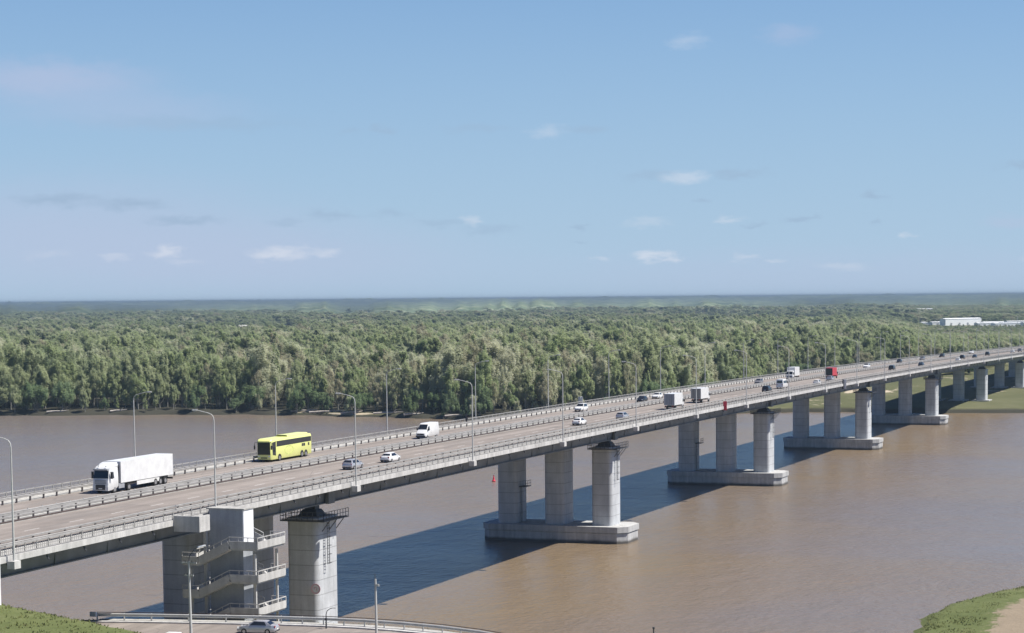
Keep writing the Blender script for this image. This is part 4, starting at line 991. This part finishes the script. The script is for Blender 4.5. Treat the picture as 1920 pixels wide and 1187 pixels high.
def trunk_mesh(name, mat, seed, H=20., wid=9., base=.22, stems=1):
    rng = random.Random(seed); b = MB()
    for s in range(stems):
        ox = rng.uniform(-.8, .8)*(stems > 1); oy = rng.uniform(-.8, .8)*(stems > 1); lean = rng.uniform(-.06, .06)*H, rng.uniform(-.06, .06)*H
        r0 = H*.013/(1 if stems == 1 else 1.4)
        pts = [(ox+lean[0]*k*k+rng.uniform(-.1, .1), oy+lean[1]*k*k+rng.uniform(-.1, .1), H*.88*k-.4*(k == 0)) for k in (0, .2, .4, .6, .8, 1)]
        b.tube(pts, [r0*1.3, r0, r0*.85, r0*.62, r0*.4, r0*.12], 6)
        for j in range(8):
            k = rng.uniform(base*.8, .85); i = min(4, int(k*5)); p = Vector(pts[i]).lerp(Vector(pts[i+1]), k*5-i); a = rng.uniform(0, 6.28); l = wid*.42*(1.15-k)*rng.uniform(.7, 1.1)
            b.tube([p, p+Vector((math.cos(a)*l*.5, math.sin(a)*l*.5, l*.35)), p+Vector((math.cos(a)*l, math.sin(a)*l, l*.95))], [r0*.42, r0*.26, r0*.08], 4)
    o = b.build(name, mat); me = o.data; bpy.data.objects.remove(o); return me
KIND = []   # (crown mesh, trunk mesh, name, label, category, reference height)
def kind(name, label, cat, mat, seed, H, wid, base, **k):
    st = k.pop('stems', 1)
    KIND.append((crown_mesh('crown', M[mat], seed, H, wid, base, **k), trunk_mesh('trunk', M['bark'], seed, H, wid, base, st), name, label, cat, H))
POP = 'leafy olive green poplar in the riverside wood across the water'
kind('poplar_tree', POP, 'tree', 'leaf_poplar', 1, 20, 10.5, .14, nclump=72)
kind('poplar_tree', POP, 'tree', 'leaf_poplar', 2, 20, 9, .12, nclump=66)
kind('poplar_tree', POP, 'tree', 'leaf_poplar', 3, 20, 11.5, .16, nclump=78)
TAL = 'narrow upright green tree in the riverside wood across the water'
kind('upright_tree', TAL, 'tree', 'leaf_poplar', 4, 20, 6.5, .10, nclump=54, shape='tall', leaf=.27)
kind('upright_tree', TAL, 'tree', 'leaf_poplar', 5, 20, 7.5, .10, nclump=58, shape='tall', leaf=.27)
WIL = 'pale feathery grey-green willow in the riverside wood across the water'
kind('willow_tree', WIL, 'tree', 'leaf_willow', 6, 20, 11, .10, nclump=78, droop=.5, leaf=.27)
kind('willow_tree', WIL, 'tree', 'leaf_willow', 7, 20, 12.5, .10, nclump=84, droop=.6, leaf=.27)
BAR = 'thin brownish tree just coming into leaf in the riverside wood across the water'
kind('budding_tree', BAR, 'tree', 'leaf_bare', 8, 20, 9, .16, nclump=52, nleaf=130, leaf=.21)
kind('budding_tree', BAR, 'tree', 'leaf_bare', 9, 20, 10, .14, nclump=56, nleaf=130, leaf=.21)
SHR = 'low rounded shrub at the foot of the riverside wood across the water'
kind('riverside_shrub', SHR, 'shrub', 'leaf_shrub', 10, 8, 8, .02, nclump=46, nleaf=140, leaf=.24, stems=4)
kind('riverside_shrub', SHR, 'shrub', 'leaf_shrub', 12, 8, 9.5, .02, nclump=52, nleaf=140, leaf=.24, stems=4)
# candidates on a jittered polar-ish grid over the wedge in sight
def forest_points():
    pts = []
    r = 690.0
    while r < 5900:
        step = 7.2 if r < 1100 else 8.0 if r < 1500 else 9.2 if r < 2100 else 12 if r < 3000 else 17 if r < 4200 else 23
        da = math.degrees(step/r); az = np.arange(-38.5, -2.0, da); n = len(az)
        a = az+RNG.uniform(-.45, .45, n)*da; rr = r+RNG.uniform(-.5, .5, n)*step
        pts.append(np.stack([a, rr, np.full(n, step)], 1)); r += step*.95
    p = np.concatenate(pts); a, rr = p[:, 0], p[:, 1]
    off = rr-shore_r(a)
    edge = np.interp(a, [-40, -17.2, -15.3, -13.5, -10, -2], [1.6, 1.6, 60, 300, 330, 360])+(vnoise(a*3+80, a*0, 31)-.5)*6
    ok = off > edge
    X, Y = rr*np.sin(np.radians(a)), rr*np.cos(np.radians(a))
    ok &= ~((X > -172) & (X < -95) & (Y < 1560))                       # the bridge and its approach
    ok &= ~((a > -10.2) & (rr > 2780) & (rr < 3010))                   # yard of the sheds
    ok &= ~((a > -30.5) & (a < -26.8) & (rr > 2450) & (rr < 3200))     # village clearing
    fld = fbm(X/500+7, Y/900, 53, 3); ok &= ~((fld > .62) & (rr > 2300))
    gap = fbm(X/60, Y/60, 41) ; ok &= ~((gap > .66) & (off > 60))
    h = 8.5+12.5*np.clip((off-edge)/30, 0, 1)*(.40+1.05*vnoise(X/26, Y/26, 7))*RNG.uniform(.6, 1.25, len(a))
    h = np.where(off-edge < 11, RNG.uniform(4.5, 11.5, len(a)), h)
    h = h*np.interp(rr, [800, 1050, 1500, 2200, 2900, 4000, 6000], [1.06, 1, .88, .76, .68, .7, .75])
    h = np.where((a > -12), np.minimum(h, np.clip((-9.4-a)/2.4, 0, 1)*16+np.interp(rr, [1000, 1500, 1900, 2700, 3000, 3100], [17, 15, 10, 4.2, 5, 13])), h)
    return X[ok], Y[ok], rr[ok], a[ok], h[ok], (off-edge)[ok], p[ok, 2]
FX, FY, FR, FA, FH, FO, FS = forest_points()
def pick_kinds():
    n = len(FX); z = vnoise(FX/70, FY/70, 13)*.6+RNG.uniform(0, 1, n)*.4; k = np.zeros(n, int); u = RNG.uniform(0, 1, n)
    k = np.where(z < .50, np.floor(u*3), np.where(z < .62, 3+np.floor(u*2), np.where(z < .70, 7+np.floor(u*2), np.where(z < .775, 5+np.floor(u*2), np.floor(u*3))))).astype(int)
    return np.where(FO < 10, np.where(u < .5, 9+(u*8).astype(int) % 2, k), k)
FK = pick_kinds()
def make_forest():
    inview = (FA > -34.6) & (FA < -16.6)
    order = np.argsort(np.where(inview, FO+(FR-800)*.02, 1e9)); front = order[:288]; fs = np.zeros(len(FX), bool); fs[front] = True
    for i in front:
        cm, tm, nm, lab, cat, H0 = KIND[FK[i]]
        s = FH[i]/H0; wob = RNG.uniform(.82, 1.2)
        t = bpy.data.objects.new(nm, None); C.objects.link(t)
        t.location = (FX[i], FY[i], far_z(np.array([FA[i]]), np.array([FR[i]]))[0]-.15); t.rotation_euler = (0, 0, RNG.uniform(0, 6.28)); t.scale = (s*wob, s*wob, s)
        tag(t, lab, cat, {'tree': 'trees of the riverside wood', 'shrub': 'shrubs along the far shore'}[cat])
        link('crown', cm, t); link('trunk', tm, t)
    # everything behind: one wood, its trees scattered over points
    m = ~fs; v = np.stack([FX[m], FY[m], far_z(FA[m], FR[m])-.2], 1)
    me = bpy.data.meshes.new('woodland'); me.vertices.add(len(v)); me.vertices.foreach_set('co', v.astype(np.float32).ravel())
    hs = FH[m]; ref = np.array([k[5] for k in KIND])[FK[m]]
    wide = np.clip(FS[m]/7.0, 1, 3.0)
    at = me.attributes.new('scl', 'FLOAT_VECTOR', 'POINT'); sv = np.stack([hs/ref*wide*RNG.uniform(.95, 1.4, len(hs)), hs/ref*wide*RNG.uniform(.95, 1.4, len(hs)), hs/ref*np.where(wide > 1.2, 1.0, 1.0)], 1)
    at.data.foreach_set('vector', sv.astype(np.float32).ravel())
    at = me.attributes.new('kid', 'INT', 'POINT'); at.data.foreach_set('value', FK[m].astype(np.int32))
    at = me.attributes.new('rot', 'FLOAT_VECTOR', 'POINT'); rv = np.zeros((len(hs), 3)); rv[:, 2] = RNG.uniform(0, 6.28, len(hs)); at.data.foreach_set('vector', rv.astype(np.float32).ravel())
    o = link('woodland', me); o['kind'] = 'stuff'; o['label'] = 'dense olive green wood stretching away behind the front trees'
    ng = bpy.data.node_groups.new('woodland_scatter', 'GeometryNodeTree'); N = NT(ng)
    ng.interface.new_socket('Geometry', in_out='INPUT', socket_type='NodeSocketGeometry'); ng.interface.new_socket('Geometry', in_out='OUTPUT', socket_type='NodeSocketGeometry')
    gi = N.new('NodeGroupInput'); go = N.new('NodeGroupOutput'); jn = N.new('GeometryNodeJoinGeometry'); ip = N.new('GeometryNodeInstanceOnPoints')
    src = {}
    for ob in C.objects:
        if ob.type == 'MESH' and ob.name.startswith('crown'): src.setdefault(ob.data.name, ob)
    for cm, *_ in reversed(KIND):
        oi = N.new('GeometryNodeObjectInfo'); oi.inputs['Object'].default_value = src.get(cm.name); oi.transform_space = 'ORIGINAL'
        g2 = N.new('GeometryNodeGeometryToInstance'); N.l.new(oi.outputs['Geometry'], g2.inputs[0]); N.l.new(g2.outputs[0], jn.inputs[0])
    def attr(n, ty):
        a = N.new('GeometryNodeInputNamedAttribute', data_type=ty); a.inputs['Name'].default_value = n; return [s for s in a.outputs if s.enabled][0]
    N.l.new(gi.outputs[0], ip.inputs['Points']); N.l.new(jn.outputs[0], ip.inputs['Instance']); ip.inputs['Pick Instance'].default_value = True
    N.l.new(attr('kid', 'INT'), ip.inputs['Instance Index']); N.l.new(attr('scl', 'FLOAT_VECTOR'), ip.inputs['Scale']); N.l.new(attr('rot', 'FLOAT_VECTOR'), ip.inputs['Rotation'])
    N.l.new(ip.outputs[0], go.inputs[0])
    md = o.modifiers.new('scatter', 'NODES'); md.node_group = ng
    print('forest', len(FX), 'missing src', [k[0].name for k in KIND if k[0].name not in src])
make_forest()
def make_distant_forest():
    az = np.arange(-46, 6, .075); rr = np.geomspace(5300, 21500, 330)
    A, Rr = np.meshgrid(az, rr); X, Y = Rr*np.sin(np.radians(A)), Rr*np.cos(np.radians(A))
    sc_ = np.clip(Rr/3500, 1, 4)
    n = fbm(X/(26*sc_), Y/(60*sc_), 51, 3); big = fbm(X/330, Y/700, 52, 3); fld = fbm(X/900+7, Y/1900, 53, 3)
    field = np.clip((fld-.66)/.03, 0, 1)*np.clip((11000-Rr)/3000, 0, 1)
    field = np.where((A > -10.4) & (Rr < 3300), 1, field); field = np.where((A > -30.5) & (A < -26.8) & (Rr < 3200), np.maximum(field, .8), field)
    h = (3+18*big)*(.1+1.5*n*n*1.8)*(1-field)+.4
    h = h*np.clip((Rr-5250)/250, 0, 1)
    Z = far_z(A, Rr)+h
    me = np_mesh('distant_forest', np.stack([X, Y, Z], -1).reshape(-1, 3), grid_quads(len(rr), len(az)), [M['carpet']], True, {'field': (field*.9).ravel(), 'tone': fbm(X/(150*sc_), Y/(480*sc_), 71, 4).ravel()})
    o = link('distant_forest', me); o['kind'] = 'stuff'; o['label'] = 'far hazy forest running to the horizon'
make_distant_forest()

# ------------------------------------------------------------ drift logs, far sheds and village houses
def make_far_things():
    def P(az, r, dz=0): 
        return (r*math.sin(R(az)), r*math.cos(R(az)), far_z(np.array([az]), np.array([r]))[0]+dz)
    g = 'driftwood along the far shore'
    for az, o, l in ((-26.6, 3.0, 11), (-26.0, 2.6, 14), (-25.3, 3.2, 9), (-24.3, 3.0, 12), (-23.6, 2.4, 8), (-22.4, 3, 10), (-31.6, 3, 7), (-33.2, 3, 9)):
        b = MB(); rg = random.Random(int(-az*100)); q = rg.uniform(-.1, .25)
        b.tube([(-l/2, 0, .2), (-l*.1, .4, .45), (l*.2, .2, .4), (l/2, rg.uniform(-1, 1), .8)], [.42, .36, .3, .12], 6)
        b.tube([(l*.1, .2, .4), (l*.22, -.4, 1.1), (l*.3, -.6, 1.6)], [.16, .12, .05], 5)
        d = b.build('drift_log', M['wood']); d.location = P(az, shore_r(np.array([az]))[0]+o, .1); d.rotation_euler = (0, 0, R(-az)+q)
        tag(d, 'pale bleached drift log lying on the far shore below the wood', 'log', g)
    def shed(name, label, cat, az, r, w, d, h, wall, roof, pitch=1.0, doors=3, group=None, rot=None):
        t = thing(name, label, cat, P(az, r, -.3), R(-az) if rot is None else rot, group)
        b = MB(); b.box(-w/2, w/2, -d/2, d/2, 0, h); b.build('wall', M[wall], t)
        b = MB(); b.loft([[(x, -d/2-.4, h+.002), (x, 0, h+pitch), (x, d/2+.4, h+.002)] for x in (-w/2-.4, w/2+.4)]); b.build('roof', M[roof], t)
        for k in range(doors):
            x = -w/2+w*(k+.7)/(doors+.4)
            b = MB(); b.box(x-min(2, w*.08), x+min(2, w*.08), -d/2-.06, -d/2-.002, .2, min(h*.6, 4)); b.build('door', M['boxgrey'], t)
        return t
    shed('warehouse', 'large white warehouse beyond the wood, brightest of the far sheds', 'building', -8.69, 2950, 78, 10, 9.4, 'roofwhite', 'roofwhite', 1.2, 4, rot=R(60))
    n = 0
    for az, r, w, h, lab in ((-8.0, 2900, 16, 3.2, 'low white shed right beside the large warehouse'), (-7.75, 2960, 22, 3.6, 'second low white shed from the large warehouse'), (-7.42, 2880, 24, 3.4, 'long low white shed amid the far row'), (-7.05, 2930, 26, 4.6, 'white shed with a raised end in the far row'), (-6.68, 2860, 22, 4.0, 'white shed near the right picture edge'), (-6.3, 2900, 24, 5, 'white shed at the right picture edge'),
                             (-9.25, 3000, 14, 3.0, 'small pale shed just left of the large warehouse'), (-9.55, 3020, 12, 2.6, 'smaller pale shed left of the others'), (-8.42, 2500, 12, 2.2, 'low white roof in front of the large warehouse'), (-9.83, 2600, 7, 2.2, 'tiny white hut standing alone before the wood edge'),
                             (-9.66, 4300, 16, 10, 'pale white block standing alone behind the wood'), (-7.35, 5200, 60, 5, 'pale long building far behind the white sheds')):
        shed('storage_shed', lab, 'building', az, r, w*2.2, 10, h*1.35, 'roofwhite', 'roofwhite', .8, 2, 'pale sheds beyond the wood', R(44))
    for az, r, lab in ((-29.9, 3060, 'leftmost pale village house in the far clearing'), (-29.5, 3010, 'pale house second from the left in the far clearing'), (-28.95, 3080, 'white house in the middle of the far clearing'), (-28.72, 2960, 'pale gabled house right of the middle of the far clearing'), (-28.2, 3040, 'pale house second from the right in the far clearing'), (-27.8, 3000, 'rightmost pale village house in the far clearing'),
                       (-24.42, 3300, 'lone white house above the wood left of centre')):
        shed('village_house', lab, 'house', az, r, 11+(az*37 % 5), 9, 5.5, 'housewall', 'houseroof' if int(-az*10) % 2 else 'housewall', 3.2, 1, 'village houses beyond the wood')
    for az, r, h in ((-6.75, 2860, 15), (-6.28, 2850, 17), (-7.2, 2870, 13)):
        b = MB(); b.tube([(0, 0, 0), (0, 0, h)], [.3, .18], 8); b.bar((-1.5, 0, h-.5), (1.5, 0, h-.5), .3); d = b.build('light_mast', M['brightwhite']); d.location = P(az, r); tag(d, 'thin white light mast among the far sheds', 'mast', 'light masts among the far sheds')
make_far_things()

# ------------------------------------------------------------ the air between
def make_haze():
    m, t, out = material('haze_air'); v = t.new('ShaderNodeVolumePrincipled')
    v.inputs['Color'].default_value = (*HAZE_COLOR, 1); v.inputs['Density'].default_value = HAZE_DENSITY; v.inputs['Anisotropy'].default_value = 0.0
    t.l.new(v.outputs[0], out.inputs['Volume'])
    b = MB(); b.box(-20000, 6500, -400, 23500, -3.2, 51.5); o = b.build('haze', m); o['kind'] = 'stuff'; o['label'] = 'thin blue haze over the river plain'
HAZE_COLOR, HAZE_DENSITY = (.285, .39, .50), 1.15e-4
make_haze()

# ------------------------------------------------------------ weeds and tall grass on the near bank
def make_weeds():
    rng = np.random.default_rng(5); P = []
    def scatter(n, x0, x1, y0, y1, keep):
        X = rng.uniform(x0, x1, n); Y = rng.uniform(y0, y1, n); Z, e = near_z(X, Y); k = keep(X, Y, Z, e); P.append(np.stack([X[k], Y[k], Z[k]], 1))
    mound = lambda X, Y, Z, e: (((X+118.5)*.447+(Y-169.5)*.894 < 13) & (Z > 11.3) & ((fbm(X/3, Y/3, 61) > .47) | (rng.uniform(0, 1, len(X)) < .15)))
    scatter(9000, -128, -88, 150, 188, mound)
    scatter(16000, -58, -24, 270, 350, lambda X, Y, Z, e: (Z > .45) & (e < 9) & ((fbm(X/2.5, Y/2.5, 62) > .45) | (e < 2.0)))
    scatter(5000, -132, -78, 203, 226, lambda X, Y, Z, e: (Z < 10.9) & (Z > 3))
    p = np.concatenate(P); n = len(p)
    h = rng.uniform(.05, .19, n)*(.5+fbm(p[:, 0]/4, p[:, 1]/4, 63)); a = rng.uniform(0, 6.28, n); w = rng.uniform(.05, .12, n); lx, ly = rng.normal(0, .12, n), rng.normal(0, .12, n)
    dx, dy = np.cos(a)*w, np.sin(a)*w
    v = np.stack([np.stack([p[:, 0]-dx, p[:, 1]-dy, p[:, 2]-.1], 1), np.stack([p[:, 0]+dx, p[:, 1]+dy, p[:, 2]-.1], 1),
                  np.stack([p[:, 0]+lx+dx*.3, p[:, 1]+ly+dy*.3, p[:, 2]+h], 1), np.stack([p[:, 0]+lx-dx*.6, p[:, 1]+ly-dy*.6, p[:, 2]+h*.9], 1)], 1).reshape(-1, 3)
    m, t, out = material('weed_blades'); pos = t.new('ShaderNodeNewGeometry').outputs['Position']
    c = t.ramp(t.noise(pos, 1.1, 4, .7), [(.3, (.13, .15, .055)), (.5, (.18, .195, .075)), (.7, (.27, .255, .13))])
    d = t.new('ShaderNodeBsdfDiffuse'); t.put(d, 0, c); tr = t.new('ShaderNodeBsdfTranslucent'); t.put(tr, 0, c); mx = t.new('ShaderNodeMixShader', i_0=.4)
    t.l.new(d.outputs[0], mx.inputs[1]); t.l.new(tr.outputs[0], mx.inputs[2]); t.l.new(mx.outputs[0], out.inputs[0])
    o = link('bank_grass', np_mesh('bank_grass', v, np.arange(n*4).reshape(n, 4), [m])); o['kind'] = 'stuff'; o['label'] = 'ragged tufts of grass and weeds on the near bank'
make_weeds()
